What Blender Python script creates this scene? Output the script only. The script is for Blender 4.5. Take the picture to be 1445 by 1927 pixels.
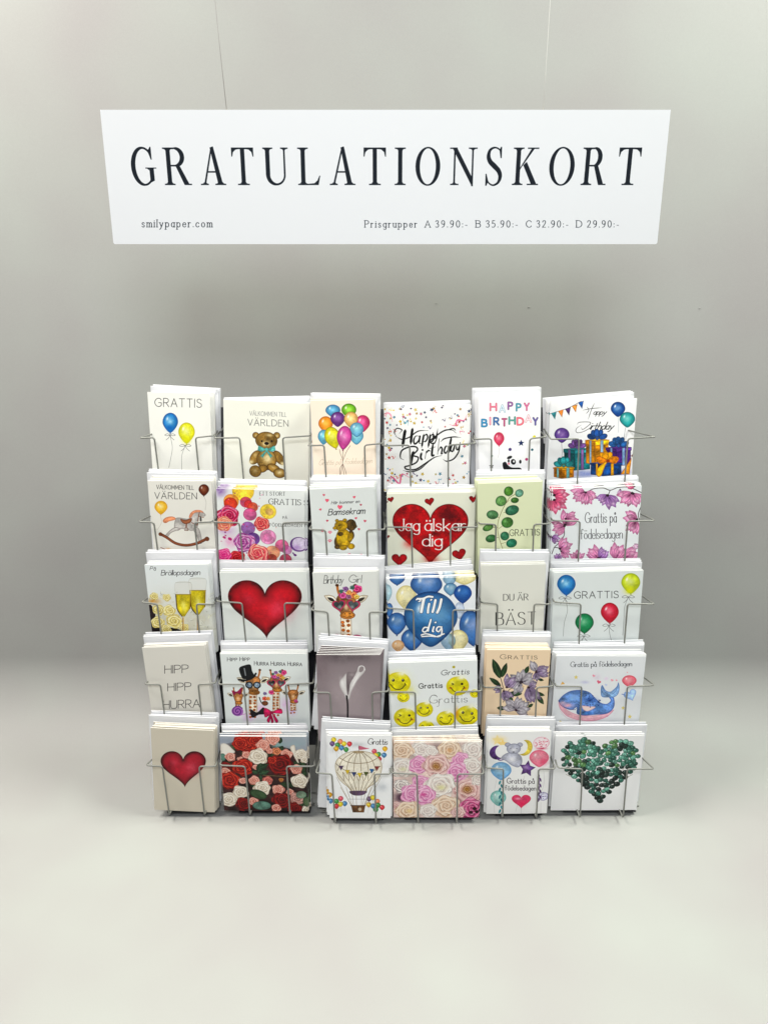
import bpy, bmesh, math, random
import numpy as np
from mathutils import Vector, Matrix

for o in list(bpy.data.objects):
    bpy.data.objects.remove(o)
scene = bpy.context.scene
COL = scene.collection

# ------------------------------------------------------------------ camera
TH = math.radians(17.0)
CAM_Z = 0.786
cam_data = bpy.data.cameras.new('camera')
cam = bpy.data.objects.new('camera', cam_data)
COL.objects.link(cam)
cam.location = (0, 0, CAM_Z)
cam.rotation_euler = (math.radians(90) - TH, 0, 0)
cam_data.sensor_fit = 'VERTICAL'
cam_data.sensor_height = 24.0
cam_data.sensor_width = 18.0
cam_data.lens = 24.0 * 1400 / 1927
cam_data.clip_start = 0.02
cam_data.clip_end = 50
scene.camera = cam

# ------------------------------------------------------------------ world, lamps, exposure
world = bpy.data.worlds.new('World')
scene.world = world
world.use_nodes = True
bg = world.node_tree.nodes['Background']
bg.inputs[0].default_value = (0.93, 0.95, 1.0, 1)
bg.inputs[1].default_value = 0.10

def area(name, loc, target, sx, sy, power, col):
    d = bpy.data.lights.new(name, 'AREA')
    d.shape = 'RECTANGLE'; d.size = sx; d.size_y = sy
    d.energy = power; d.color = col
    o = bpy.data.objects.new(name, d); COL.objects.link(o)
    o.location = loc
    o.rotation_euler = (Vector(target) - Vector(loc)).to_track_quat('-Z', 'Y').to_euler()
    return o

area('ceiling_lamp_front', (0.0, -0.40, 1.50), (0, 1.2, 0.50), 0.60, 0.32, 13.4, (0.955, 0.98, 1.0))
area('ceiling_lamp_left', (-1.10, 0.80, 1.95), (-0.35, 0.76, 0.0), 0.8, 0.5, 54.0, (1.0, 0.945, 0.855))
area('ceiling_lamp_right', (1.10, 0.80, 1.95), (0.35, 0.76, 0.0), 0.8, 0.5, 51.0, (0.985, 1.0, 0.895))
scene.view_settings.view_transform = 'Standard'
scene.view_settings.look = 'None'
scene.view_settings.exposure = 0.0
scene.view_settings.gamma = 1.0
scene.view_settings.use_curve_mapping = False
scene.cycles.max_bounces = 8

# ------------------------------------------------------------------ materials
def nodes_of(m):
    m.use_nodes = True
    nt = m.node_tree
    return nt, nt.nodes['Principled BSDF']

def mat_plain(name, col, rough=0.5, metal=0.0, noise=0.0, scale=60, bump=0.0, spec=0.5, bscale=400):
    m = bpy.data.materials.new(name)
    nt, b = nodes_of(m)
    b.inputs['Base Color'].default_value = (*col, 1)
    b.inputs['Roughness'].default_value = rough
    b.inputs['Metallic'].default_value = metal
    b.inputs['Specular IOR Level'].default_value = spec
    tc = nt.nodes.new('ShaderNodeTexCoord')
    if noise > 0:
        n = nt.nodes.new('ShaderNodeTexNoise'); n.inputs['Scale'].default_value = scale
        n.inputs['Detail'].default_value = 5
        nt.links.new(tc.outputs['Object'], n.inputs['Vector'])
        mx = nt.nodes.new('ShaderNodeMix'); mx.data_type = 'RGBA'
        mx.inputs['A'].default_value = tuple(max(0, c * (1 - noise)) for c in col) + (1,)
        mx.inputs['B'].default_value = tuple(min(1, c * (1 + noise)) for c in col) + (1,)
        nt.links.new(n.outputs['Fac'], mx.inputs['Factor'])
        nt.links.new(mx.outputs['Result'], b.inputs['Base Color'])
    if bump > 0:
        n2 = nt.nodes.new('ShaderNodeTexNoise'); n2.inputs['Scale'].default_value = bscale
        n2.inputs['Detail'].default_value = 3
        nt.links.new(tc.outputs['Object'], n2.inputs['Vector'])
        bp = nt.nodes.new('ShaderNodeBump'); bp.inputs['Strength'].default_value = bump
        bp.inputs['Distance'].default_value = 0.0004
        nt.links.new(n2.outputs['Fac'], bp.inputs['Height'])
        nt.links.new(bp.outputs['Normal'], b.inputs['Normal'])
    return m

def srgb(r, g, b):
    def f(c):
        c /= 255.0
        return c / 12.92 if c <= 0.04045 else ((c + 0.055) / 1.055) ** 2.4
    return (f(r), f(g), f(b))

M_PAPER = mat_plain('white_card_paper', (0.81, 0.81, 0.80), 0.75, noise=0.02, scale=25, bump=0.15)
M_ENV = mat_plain('white_envelope_paper', (0.785, 0.795, 0.825), 0.8, noise=0.02, scale=18, bump=0.25)
M_FLAP = mat_plain('envelope_flap_paper', (0.77, 0.78, 0.815), 0.8, noise=0.02, scale=18, bump=0.25)
M_WIRE = mat_plain('grey_painted_wire', (0.19, 0.195, 0.18), 0.42, metal=0.2, noise=0.12, scale=90, bump=0.1)
M_BLACK = mat_plain('black_metal_and_shade', (0.012, 0.013, 0.018), 0.45, noise=0.2, scale=30, bump=0.15)  # rack legs, plus the sheet and strips that imitate shade
M_BOARD = mat_plain('white_sign_board', (0.85, 0.855, 0.86), 0.5, noise=0.01, scale=10)
M_EDGE = mat_plain('sign_board_edge', (0.62, 0.55, 0.42), 0.7, noise=0.1, scale=80)
M_THREAD = mat_plain('grey_nylon_thread', (0.26, 0.25, 0.24), 0.5, noise=0.3, scale=25)
M_THREADC = mat_plain('clear_nylon_thread', (0.60, 0.60, 0.57), 0.6, noise=0.2, scale=25)

def mat_backdrop():
    m = bpy.data.materials.new('pale_grey_backdrop')
    nt, b = nodes_of(m)
    tc = nt.nodes.new('ShaderNodeTexCoord')
    n = nt.nodes.new('ShaderNodeTexNoise'); n.inputs['Scale'].default_value = 4.2; n.inputs['Detail'].default_value = 2
    n3 = nt.nodes.new('ShaderNodeTexNoise'); n3.inputs['Scale'].default_value = 900; n3.inputs['Detail'].default_value = 2
    nt.links.new(tc.outputs['Object'], n.inputs['Vector']); nt.links.new(tc.outputs['Object'], n3.inputs['Vector'])
    r = nt.nodes.new('ShaderNodeValToRGB')
    r.color_ramp.elements[0].position = 0.3; r.color_ramp.elements[0].color = (0.330, 0.322, 0.320, 1)
    r.color_ramp.elements[1].position = 0.7; r.color_ramp.elements[1].color = (0.356, 0.370, 0.354, 1)
    nt.links.new(n.outputs['Fac'], r.inputs['Fac'])
    mx = nt.nodes.new('ShaderNodeMix'); mx.data_type = 'RGBA'; mx.blend_type = 'MULTIPLY'
    mx.inputs['Factor'].default_value = 1.0
    r2 = nt.nodes.new('ShaderNodeValToRGB')
    r2.color_ramp.elements[0].position = 0.25; r2.color_ramp.elements[0].color = (0.93, 0.93, 0.93, 1)
    r2.color_ramp.elements[1].position = 0.75; r2.color_ramp.elements[1].color = (1, 1, 1, 1)
    nt.links.new(n3.outputs['Fac'], r2.inputs['Fac'])
    nt.links.new(r.outputs['Color'], mx.inputs['A']); nt.links.new(r2.outputs['Color'], mx.inputs['B'])
    nt.links.new(mx.outputs['Result'], b.inputs['Base Color'])
    bp = nt.nodes.new('ShaderNodeBump'); bp.inputs['Strength'].default_value = 0.12; bp.inputs['Distance'].default_value = 0.0003
    nt.links.new(n3.outputs['Fac'], bp.inputs['Height']); nt.links.new(bp.outputs['Normal'], b.inputs['Normal'])
    b.inputs['Roughness'].default_value = 0.62
    b.inputs['Specular IOR Level'].default_value = 0.25
    return m

# ------------------------------------------------------------------ mesh helpers
def mesh_obj(name, verts, faces, mats, parent=None, fmat=None, uvs=None, smooth=False):
    me = bpy.data.meshes.new(name)
    me.from_pydata(verts, [], faces)
    for m in (mats if isinstance(mats, (list, tuple)) else [mats]):
        me.materials.append(m)
    if fmat:
        me.polygons.foreach_set('material_index', fmat)
    if uvs is not None:
        ul = me.uv_layers.new(name='UVMap')
        ul.data.foreach_set('uv', [c for uv in uvs for c in uv])
    if smooth:
        me.polygons.foreach_set('use_smooth', [True] * len(me.polygons))
    me.update()
    o = bpy.data.objects.new(name, me)
    COL.objects.link(o)
    if parent: o.parent = parent
    return o

def tag(o, label=None, cat=None, group=None, kind=None):
    if label: o['label'] = label
    if cat: o['category'] = cat
    if group: o['group'] = group
    if kind: o['kind'] = kind
    return o

def empty(name, loc, rot=(0, 0, 0)):
    o = bpy.data.objects.new(name, None)
    o.empty_display_size = 0.02
    COL.objects.link(o); o.location = loc; o.rotation_euler = rot
    return o

def tube(path, rad, n=8, corner=0.004):
    """verts, faces of a round wire following path with rounded corners"""
    P = [Vector(p) for p in path]
    Q = [P[0]]
    for i in range(1, len(P) - 1):
        a, b, c = P[i - 1], P[i], P[i + 1]
        d1 = (a - b); d2 = (c - b)
        r = min(corner, d1.length * .45, d2.length * .45)
        s = b + d1.normalized() * r; e = b + d2.normalized() * r
        for t in (0, .2, .4, .6, .8, 1):
            Q.append((1 - t) ** 2 * s + 2 * t * (1 - t) * b + t * t * e)
    Q.append(P[-1])
    vs, fs = [], []
    up = None
    for i, q in enumerate(Q):
        if i == 0: d = Q[1] - Q[0]
        elif i == len(Q) - 1: d = Q[-1] - Q[-2]
        else: d = (Q[i + 1] - Q[i]).normalized() + (Q[i] - Q[i - 1]).normalized()
        d.normalize()
        if up is None:
            up = Vector((0.13, 0.2, 1)).cross(d)
            if up.length < .1: up = Vector((1, 0, 0)).cross(d)
        up = (up - d * up.dot(d)).normalized()
        w = d.cross(up)
        for k in range(n):
            t = 2 * math.pi * k / n
            vs.append(q + (up * math.cos(t) + w * math.sin(t)) * rad)
    for i in range(len(Q) - 1):
        for k in range(n):
            a = i * n + k; b = i * n + (k + 1) % n
            fs.append((a, b, b + n, a + n))
    fs.append(tuple(range(n))[::-1]); fs.append(tuple(range(len(vs) - n, len(vs))))
    return vs, fs

def merge(*parts):
    vs, fs = [], []
    for v, f in parts:
        o = len(vs); vs += list(v); fs += [tuple(i + o for i in q) for q in f]
    return vs, fs

def box(x0, x1, y0, y1, z0, z1):
    v = [(x0, y0, z0), (x1, y0, z0), (x1, y1, z0), (x0, y1, z0), (x0, y0, z1), (x1, y0, z1), (x1, y1, z1), (x0, y1, z1)]
    f = [(0, 3, 2, 1), (4, 5, 6, 7), (0, 1, 5, 4), (1, 2, 6, 5), (2, 3, 7, 6), (3, 0, 4, 7)]
    return v, f

# ------------------------------------------------------------------ print artwork: a small numpy painter
def px_of(p):
    """where a point of the place falls on the 1445 x 1927 photograph the artwork was measured from"""
    dz = p[2] - CAM_Z
    d = p[1] * math.cos(TH) - dz * math.sin(TH)
    up = p[1] * math.sin(TH) + dz * math.cos(TH)
    return (722.5 + 1400 * p[0] / d, 963.5 - 1400 * up / d)

def homography(src, dst):
    A, B = [], []
    for (x, y), (u, v) in zip(src, dst):
        A.append([x, y, 1, 0, 0, 0, -u * x, -u * y]); B.append(u)
        A.append([0, 0, 0, x, y, 1, -v * x, -v * y]); B.append(v)
    h = np.linalg.solve(np.array(A, float), np.array(B, float))
    return np.append(h, 1).reshape(3, 3)

_rng = np.random.RandomState(7)
def _vnoise(n, cells):
    g = _rng.rand(cells + 1, cells + 1)
    t = np.linspace(0, cells, n, endpoint=False); i = t.astype(int); f = t - i; f = f * f * (3 - 2 * f)
    a = g[i][:, i] * (1 - f)[None, :] + g[i][:, i + 1] * f[None, :]
    b = g[i + 1][:, i] * (1 - f)[None, :] + g[i + 1][:, i + 1] * f[None, :]
    return a * (1 - f)[:, None] + b * f[:, None]
NOISE = (_vnoise(1024, 24) * .45 + _vnoise(1024, 60) * .3 + _vnoise(1024, 160) * .25)
NOISE = (NOISE - NOISE.mean()) / NOISE.std() * .5

def catmull(P, closed=False, k=8):
    P = np.array(P, float)
    if closed: Q = np.vstack([P[-1], P, P[0], P[1]])
    else: Q = np.vstack([2 * P[0] - P[1], P, 2 * P[-1] - P[-2]])
    out = []
    for i in range(1, len(Q) - 2):
        p0, p1, p2, p3 = Q[i - 1], Q[i], Q[i + 1], Q[i + 2]
        for j in range(k):
            t = j / k
            out.append(.5 * ((2 * p1) + (-p0 + p2) * t + (2 * p0 - 5 * p1 + 4 * p2 - p3) * t * t + (-p0 + 3 * p1 - 3 * p2 + p3) * t ** 3))
    if not closed: out.append(Q[-2])
    return np.array(out)

GL = {
 'A': '0,0 .36,1 .72,0;.13,.35 .59,.35', 'B': '0,0 0,1;~0,1 .3,1 .48,.93 .53,.77 .48,.61 .3,.54 0,.54;~0,.54 .34,.54 .54,.46 .6,.28 .54,.08 .34,0 0,0',
 'C': '~.74,.8 .62,.94 .45,1 .24,.94 .06,.74 0,.5 .06,.26 .24,.06 .45,0 .62,.06 .74,.2',
 'D': '0,0 0,1;~0,1 .3,1 .54,.9 .68,.7 .71,.5 .68,.3 .54,.1 .3,0 0,0', 'E': '.5,1 0,1 0,0 .5,0;0,.53 .44,.53', 'F': '.5,1 0,1 0,0;0,.52 .42,.52',
 'G': '~.76,.8 .64,.94 .46,1 .24,.94 .06,.74 0,.5 .06,.26 .24,.06 .46,0 .64,.05 .77,.17;.77,.17 .77,.46 .46,.46',
 'H': '0,0 0,1;.62,0 .62,1;0,.53 .62,.53', 'I': '0,0 0,1', 'J': '.34,1 .34,.3;~.34,.3 .3,.06 .14,0 0,.12',
 'K': '0,0 0,1;.55,1 0,.42;.16,.57 .6,0', 'L': '0,1 0,0 .46,0', 'M': '0,0 .06,1 .42,.2 .78,1 .84,0', 'N': '0,0 0,1 .66,0 .66,1',
 'O': '~.42,1 .2,.94 .05,.75 0,.5 .05,.25 .2,.06 .42,0 .64,.06 .79,.25 .84,.5 .79,.75 .64,.94 .42,1',
 'P': '0,0 0,1;~0,1 .32,1 .52,.92 .57,.75 .52,.57 .32,.48 0,.48', 'R': '0,0 0,1;~0,1 .32,1 .52,.92 .57,.75 .52,.57 .32,.48 0,.48;.28,.48 .62,0',
 'S': '~.52,.84 .42,.96 .28,1 .1,.94 .04,.77 .12,.61 .3,.53 .48,.43 .55,.25 .48,.07 .28,0 .1,.04 0,.16', 'T': '0,1 .64,1;.32,1 .32,0',
 'U': '0,1 0,.32;~0,.32 .05,.1 .18,.01 .32,0 .46,.01 .59,.1 .64,.32;.64,.32 .64,1', 'V': '0,1 .34,0 .68,1', 'Y': '0,1 .32,.48 .64,1;.32,.48 .32,0',
 'a': '~.42,.46 .32,.59 .2,.61 .05,.5 0,.3 .05,.1 .2,0 .34,.06 .42,.22;.42,.6 .42,0',
 'b': '0,1 0,0;~0,.4 .1,.57 .24,.61 .4,.5 .45,.3 .4,.1 .24,0 .1,.05 0,.2', 'c': '~.42,.48 .34,.58 .23,.61 .07,.53 0,.3 .07,.07 .23,0 .34,.03 .42,.13',
 'd': '.45,1 .45,0;~.45,.4 .36,.57 .22,.61 .05,.5 0,.3 .05,.1 .22,0 .36,.05 .45,.2', 'e': '.01,.33 .43,.33;~.43,.33 .38,.54 .23,.61 .07,.53 0,.3 .07,.07 .23,0 .34,.03 .42,.12',
 'f': '~.38,.92 .28,1 .16,.93 .13,.75;.13,.75 .13,0;0,.6 .32,.6', 'g': '.44,.6 .44,-.1;~.44,-.1 .38,-.28 .2,-.32 .04,-.24;~.44,.4 .36,.57 .22,.61 .05,.5 0,.3 .05,.1 .22,0 .36,.05 .44,.2',
 'h': '0,1 0,0;~0,.38 .1,.56 .24,.61 .38,.54 .41,.36;.41,.36 .41,0', 'i': '0,.6 0,0;0,.83 0,.85', 'k': '0,1 0,0;.38,.6 0,.22;.12,.33 .42,0', 'l': '0,1 0,0',
 'm': '0,.6 0,0;~0,.4 .08,.56 .19,.61 .3,.54 .33,.38;.33,.38 .33,0;~.33,.4 .41,.56 .52,.61 .63,.54 .66,.38;.66,.38 .66,0',
 'n': '0,.6 0,0;~0,.38 .1,.56 .24,.61 .38,.54 .41,.36;.41,.36 .41,0', 'o': '~.23,.61 .07,.53 0,.3 .07,.07 .23,0 .39,.07 .46,.3 .39,.53 .23,.61',
 'p': '0,.6 0,-.32;~0,.4 .1,.57 .24,.61 .4,.5 .45,.3 .4,.1 .24,0 .1,.05 0,.2', 'r': '0,.6 0,0;~0,.36 .08,.54 .2,.61 .3,.57',
 's': '~.34,.5 .26,.6 .14,.61 .03,.52 .06,.38 .24,.29 .35,.18 .29,.03 .15,-.01 0,.1', 't': '.13,.85 .13,.14;~.13,.14 .17,.01 .26,0 .34,.05;0,.6 .3,.6',
 'u': '0,.6 0,.22;~0,.22 .06,.04 .18,0 .33,.06 .4,.24;.4,.6 .4,0', 'v': '0,.6 .22,0 .44,.6', 'y': '0,.6 .23,.02;~.46,.6 .23,.02 .12,-.24 -.03,-.32',
 '0': '~.25,1 .07,.84 0,.5 .07,.16 .25,0 .43,.16 .5,.5 .43,.84 .25,1', '2': '~.03,.78 .1,.95 .25,1 .42,.92 .44,.72 .3,.42 0,.02;0,.01 .48,.01',
 '3': '~.04,.85 .12,.97 .25,1 .4,.92 .4,.68 .2,.54;~.2,.54 .42,.44 .46,.24 .36,.05 .2,0 .02,.08', '5': '.42,1 .1,1 .06,.58;~.06,.58 .24,.63 .42,.5 .45,.28 .34,.06 .16,0 0,.06',
 '9': '~.46,.66 .36,.48 .22,.44 .06,.54 .02,.74 .1,.94 .25,1 .4,.92 .47,.7 .42,.34 .28,.08 .06,0', ':': '0,.05 0,.07;0,.5 0,.52', '.': '0,.03 0,.05', '-': '0,.3 .26,.3',
}
_DOTS = {'Ä': ('A', [(.22, 1.2), (.5, 1.2)]), 'Ö': ('O', [(.28, 1.2), (.56, 1.2)]), 'ä': ('a', [(.1, .84), (.32, .84)]), 'ö': ('o', [(.1, .84), (.36, .84)])}
_RING = {'å': ('a', .21, .86), 'Å': ('A', .36, 1.17)}
def glyph(ch):
    extra = []
    if ch in _DOTS:
        b, ds = _DOTS[ch]; extra = [('dot', [d, (d[0] + .001, d[1] + .02)]) for d in ds]
    elif ch in _RING:
        b, cx, cy = _RING[ch]; extra = [('s', [(cx + .08 * math.cos(t), cy + .09 * math.sin(t)) for t in np.linspace(0, 6.283, 9)])]
    else: b = ch
    st = []
    for s in GL[b].split(';'):
        sm = s[0] == '~'
        pts = [tuple(float(q) for q in p.split(',')) for p in s.lstrip('~').split()]
        st.append(('s' if sm else 'l', pts))
    w = max(p[0] for _, pp in st for p in pp)
    return st + extra, w

class Canvas:
    def __init__(self, wm, hm, quad, origin, k, bgcol, dens=3700):
        self.W, self.H = int(wm * dens), int(hm * dens)
        zq = [((x - origin[0]) * k, (y - origin[1]) * k) for x, y in quad]
        self.Hm = homography(zq, [(0, 0), (self.W, 0), (self.W, self.H), (0, self.H)])
        self.k = self.W / math.hypot(zq[1][0] - zq[0][0], zq[1][1] - zq[0][1])
        self.a = np.empty((self.H, self.W, 3), np.float32); self.a[:] = bgcol
        self.seed = 0
    def M(self, pts):
        p = np.atleast_2d(np.array(pts, float))
        q = np.hstack([p, np.ones((len(p), 1))]) @ self.Hm.T
        return q[:, :2] / q[:, 2:3]
    def _win(self, x0, y0, x1, y1):
        x0 = max(0, int(x0) - 1); y0 = max(0, int(y0) - 1); x1 = min(self.W, int(x1) + 2); y1 = min(self.H, int(y1) + 2)
        if x1 <= x0 or y1 <= y0: return None
        return x0, y0, x1, y1
    def _fill(self, w, sd, col, a=1, edge=None, ew=3, ea=.8, nz=.0, soft=1.0, grad=None):
        x0, y0, x1, y1 = w
        cov = np.clip(.5 - sd / max(soft, .7), 0, 1) * a
        c = np.array(col, np.float32)[None, None, :] * np.ones(sd.shape + (1,), np.float32)
        if grad is not None:   # grad = (gx, gy, colour): print tone running across the shape
            gy, gx = np.mgrid[0:1:sd.shape[0] * 1j, 0:1:sd.shape[1] * 1j]
            t = np.clip(gx * grad[0] + gy * grad[1], 0, 1)[..., None]
            c = c * (1 - t) + np.array(grad[2], np.float32) * t
        if nz or edge is not None:
            self.seed += 137
            oy = (y0 * 3 + self.seed * 7) % 500; ox = (x0 * 5 + self.seed * 13) % 500
            n = NOISE[oy:oy + 0 + sd.shape[0], ox:ox + sd.shape[1]]
            if n.shape != sd.shape:
                n = np.tile(NOISE, (2, 2))[oy:oy + sd.shape[0], ox:ox + sd.shape[1]]
            if nz: c = c * (1 + nz * n[..., None])
            if edge is not None:
                t = (np.exp(-np.abs(sd) / (ew * self.k)) * ea * (1 + .5 * n))[..., None].clip(0, 1)
                c = c * (1 - t) + np.array(edge, np.float32) * t
        cov = cov[..., None]
        self.a[y0:y1, x0:x1] = self.a[y0:y1, x0:x1] * (1 - cov) + c.clip(0, 255) * cov
    def ell(self, x, y, rx, ry, col, rot=0, **kw):
        (cx, cy), = self.M((x, y)); rx *= self.k; ry *= self.k; R = max(rx, ry) + 3
        w = self._win(cx - R, cy - R, cx + R, cy + R)
        if not w: return
        Y, X = np.mgrid[w[1]:w[3], w[0]:w[2]]
        dx, dy = X - cx, Y - cy; c, s = math.cos(math.radians(rot)), math.sin(math.radians(rot))
        u = (dx * c + dy * s) / rx; v = (-dx * s + dy * c) / ry
        sd = (np.sqrt(u * u + v * v) - 1) * min(rx, ry)
        self._fill(w, sd, col, **kw)
    def glow(self, x, y, rx, ry, col, a=.8, rot=0, mask=None):
        (cx, cy), = self.M((x, y)); rx *= self.k; ry *= self.k; R = max(rx, ry) * 1.8
        w = self._win(cx - R, cy - R, cx + R, cy + R)
        if not w: return
        Y, X = np.mgrid[w[1]:w[3], w[0]:w[2]]
        dx, dy = X - cx, Y - cy; c, s = math.cos(math.radians(rot)), math.sin(math.radians(rot))
        t = np.exp(-(((dx * c + dy * s) / rx) ** 2 + ((-dx * s + dy * c) / ry) ** 2) * 1.6) * a
        self.seed += 91; o = (self.seed * 11) % 400
        t = (t * (1 + .35 * NOISE[o:o + t.shape[0], o:o + t.shape[1]]))[..., None].clip(0, 1) if max(t.shape) < 600 else t[..., None]
        sl = self.a[w[1]:w[3], w[0]:w[2]]
        sl[:] = sl * (1 - t) + np.array(col, np.float32) * t
    def poly(self, pts, col, smooth=False, holes=None, **kw):
        loops = [pts] + (holes or [])
        L = []
        for l in loops:
            q = self.M(l)
            if smooth: q = catmull(q, True, 6)
            L.append(q)
        allp = np.vstack(L)
        w = self._win(allp[:, 0].min() - 2, allp[:, 1].min() - 2, allp[:, 0].max() + 2, allp[:, 1].max() + 2)
        if not w: return
        Y, X = np.mgrid[w[1]:w[3], w[0]:w[2]]; X = X + 0.0; Y = Y + 0.0
        ins = np.zeros(X.shape, bool); d2 = np.full(X.shape, 1e9)
        for q in L:
            n = len(q)
            for i in range(n):
                ax, ay = q[i]; bx, by = q[(i + 1) % n]
                ex, ey = bx - ax, by - ay
                if ay != by:
                    c = ((Y >= ay) != (Y >= by)) & (X < ex * (Y - ay) / ey + ax)
                    ins ^= c
                l2 = ex * ex + ey * ey
                if l2 < 1e-9: continue
                t = np.clip(((X - ax) * ex + (Y - ay) * ey) / l2, 0, 1)
                d2 = np.minimum(d2, (X - ax - t * ex) ** 2 + (Y - ay - t * ey) ** 2)
        d = np.sqrt(d2)
        self._fill(w, np.where(ins, -d, d), col, **kw)
    def line(self, pts, w, col, smooth=True, a=1, widths=None, taper=0, pen=None, soft=1.0):
        q = self.M(pts); n0 = len(q)
        ws = np.array(widths if widths is not None else [w] * n0, float) * self.k
        if smooth and n0 > 2:
            kk = 7
            q2 = catmull(q, False, kk); ws = np.interp(np.linspace(0, n0 - 1, len(q2)), range(n0), ws); q = q2
        if taper:
            t = np.linspace(0, 1, len(q)); ws = ws * np.clip(np.minimum(t, 1 - t) / taper, .25, 1)
        if pen is not None:
            dv = np.gradient(q, axis=0); L = np.hypot(dv[:, 0], dv[:, 1]) + 1e-6
            ws = ws * (pen + (1 - pen) * np.abs(dv[:, 1] / L) ** 1.3)
        R = ws.max() / 2 + 2
        wn = self._win(q[:, 0].min() - R, q[:, 1].min() - R, q[:, 0].max() + R, q[:, 1].max() + R)
        if not wn: return
        sd = np.full((wn[3] - wn[1], wn[2] - wn[0]), 99.0)
        for i in range(len(q) - 1):
            (ax, ay), (bx, by) = q[i], q[i + 1]
            r = max(ws[i], ws[i + 1]) / 2 + 2
            b = self._win(min(ax, bx) - r, min(ay, by) - r, max(ax, bx) + r, max(ay, by) + r)
            if not b: continue
            Y, X = np.mgrid[b[1]:b[3], b[0]:b[2]]
            ex, ey = bx - ax, by - ay; l2 = ex * ex + ey * ey + 1e-9
            t = np.clip(((X - ax) * ex + (Y - ay) * ey) / l2, 0, 1)
            dd = np.hypot(X - ax - t * ex, Y - ay - t * ey) - (ws[i] + (ws[i + 1] - ws[i]) * t) / 2
            s = sd[b[1] - wn[1]:b[3] - wn[1], b[0] - wn[0]:b[2] - wn[0]]
            np.minimum(s, dd, out=s)
        self._fill(wn, sd, col, a=a, soft=soft)
    def text(self, s, x0, x1, yb, h, col=(35, 35, 38), w=3.5, track=.2, pen=None, slant=0, serif=0, small=False, xh=1.0, space=.38, jit=0, a=1):
        if not isinstance(yb, tuple): yb = (yb, yb)
        w = min(w * 1.5, max(h * .115, w * .9))
        rnd = random.Random(len(s) * 31 + int(x0))
        items = []; cx = 0
        for ch in s:
            if ch == ' ': cx += space; continue
            sc = 1.0
            if small and ch.islower(): ch = ch.upper(); sc = .78
            st, gw = glyph(ch); items.append((cx, st, sc, rnd.uniform(-jit, jit))); cx += gw * sc + track
        tot = cx - track; sx = (x1 - x0) / tot if tot > .05 else h
        for ox, st, sc, j in items:
            for kind, pts in st:
                pp = []
                for gx, gy in pts:
                    gy *= sc
                    if xh != 1 and gy > 0: gy = gy * xh if gy <= .62 else .62 * xh + (gy - .62) / .38 * (1 - .62 * xh) if gy <= 1 else gy
                    X = x0 + (ox + gx * sc) * sx + slant * gy * h
                    t = (X - x0) / (x1 - x0)
                    pp.append((X, yb[0] + (yb[1] - yb[0]) * t - (gy + j) * h))
                if kind == 'dot': self.line(pp, w * 1.3, col, False, a=a); continue
                self.line(pp, w, col, kind == 's', pen=pen, a=a)
                if serif:
                    for i in (0, -1):
                        gy = pts[i][1]; nb = pts[1 if i == 0 else -2]
                        if kind == 'l' and min(abs(gy), abs(gy - 1), abs(gy - .6), abs(gy + .32)) < .02 and abs(nb[1] - gy) > .15:
                            X, Y = pp[i]; hw = serif * h
                            self.line([(X - hw, Y), (X + hw, Y)], w * .55, col, False, a=a)
    # --- motifs -------------------------------------------------
    def balloon(self, x, y, rx, ry, col, dark, light, rot=0, knot=True, glow=.75, a=1):
        P = []
        for t in np.linspace(0, 2 * math.pi, 22, endpoint=False):
            px = rx * math.sin(t); py = -ry * .92 * math.cos(t)
            if py > 0: px *= 1 - .55 * (py / ry) ** 1.6; py *= 1.12
            P.append((px, py))
        c, s = math.cos(math.radians(rot)), math.sin(math.radians(rot))
        P = [(x + p * c - q * s, y + p * s + q * c) for p, q in P]
        self.poly(P, col, True, edge=dark, ew=rx * .13, ea=.85, nz=.14, a=a)
        if glow: self.glow(x - rx * .05 * c, y - ry * .1, rx * .62, ry * .55, light, glow * a)
        self.glow(x - rx * .4, y - ry * .35, rx * .15, ry * .26, (255, 255, 255), .85 * a, 20)
        if knot:
            kx, ky = x - s * ry * 1.06, y + c * ry * 1.06
            self.poly([(kx, ky - ry * .06), (kx - rx * .12, ky + ry * .07), (kx + rx * .12, ky + ry * .07)], dark, a=a)
    def bow(self, x, y, s, col=(45, 45, 48), w=2.6):
        for d in (-1, 1):
            self.line([(x, y), (x + d * s * .5, y - s * .22), (x + d * s, y + s * .02), (x + d * s * .6, y + s * .16), (x, y)], w, col)
            self.line([(x, y), (x + d * s * .25, y + s * .5), (x + d * s * .75, y + s * .95)], w, col)
    def heart(self, x, y, w, h, col, rot=0, tip=0, **kw):
        P = []
        for t in np.linspace(0, 2 * math.pi, 30, endpoint=False):
            hx = 16 * math.sin(t) ** 3; hy = -(13 * math.cos(t) - 5 * math.cos(2 * t) - 2 * math.cos(3 * t) - math.cos(4 * t))
            hx = hx / 32 * w; hy = (hy - 2.5) / 29 * h
            c, s = math.cos(math.radians(rot)), math.sin(math.radians(rot))
            P.append((x + hx * c - hy * s + tip * max(0, hy / h), y + hx * s + hy * c))
        self.poly(P, col, True, **kw)
    def star(self, x, y, r, col, rot=-90, inner=.45, **kw):
        self.poly([(x + (r if i % 2 == 0 else r * inner) * math.cos(math.radians(rot + i * 36)), y + (r if i % 2 == 0 else r * inner) * math.sin(math.radians(rot + i * 36))) for i in range(10)], col, **kw)
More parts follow.
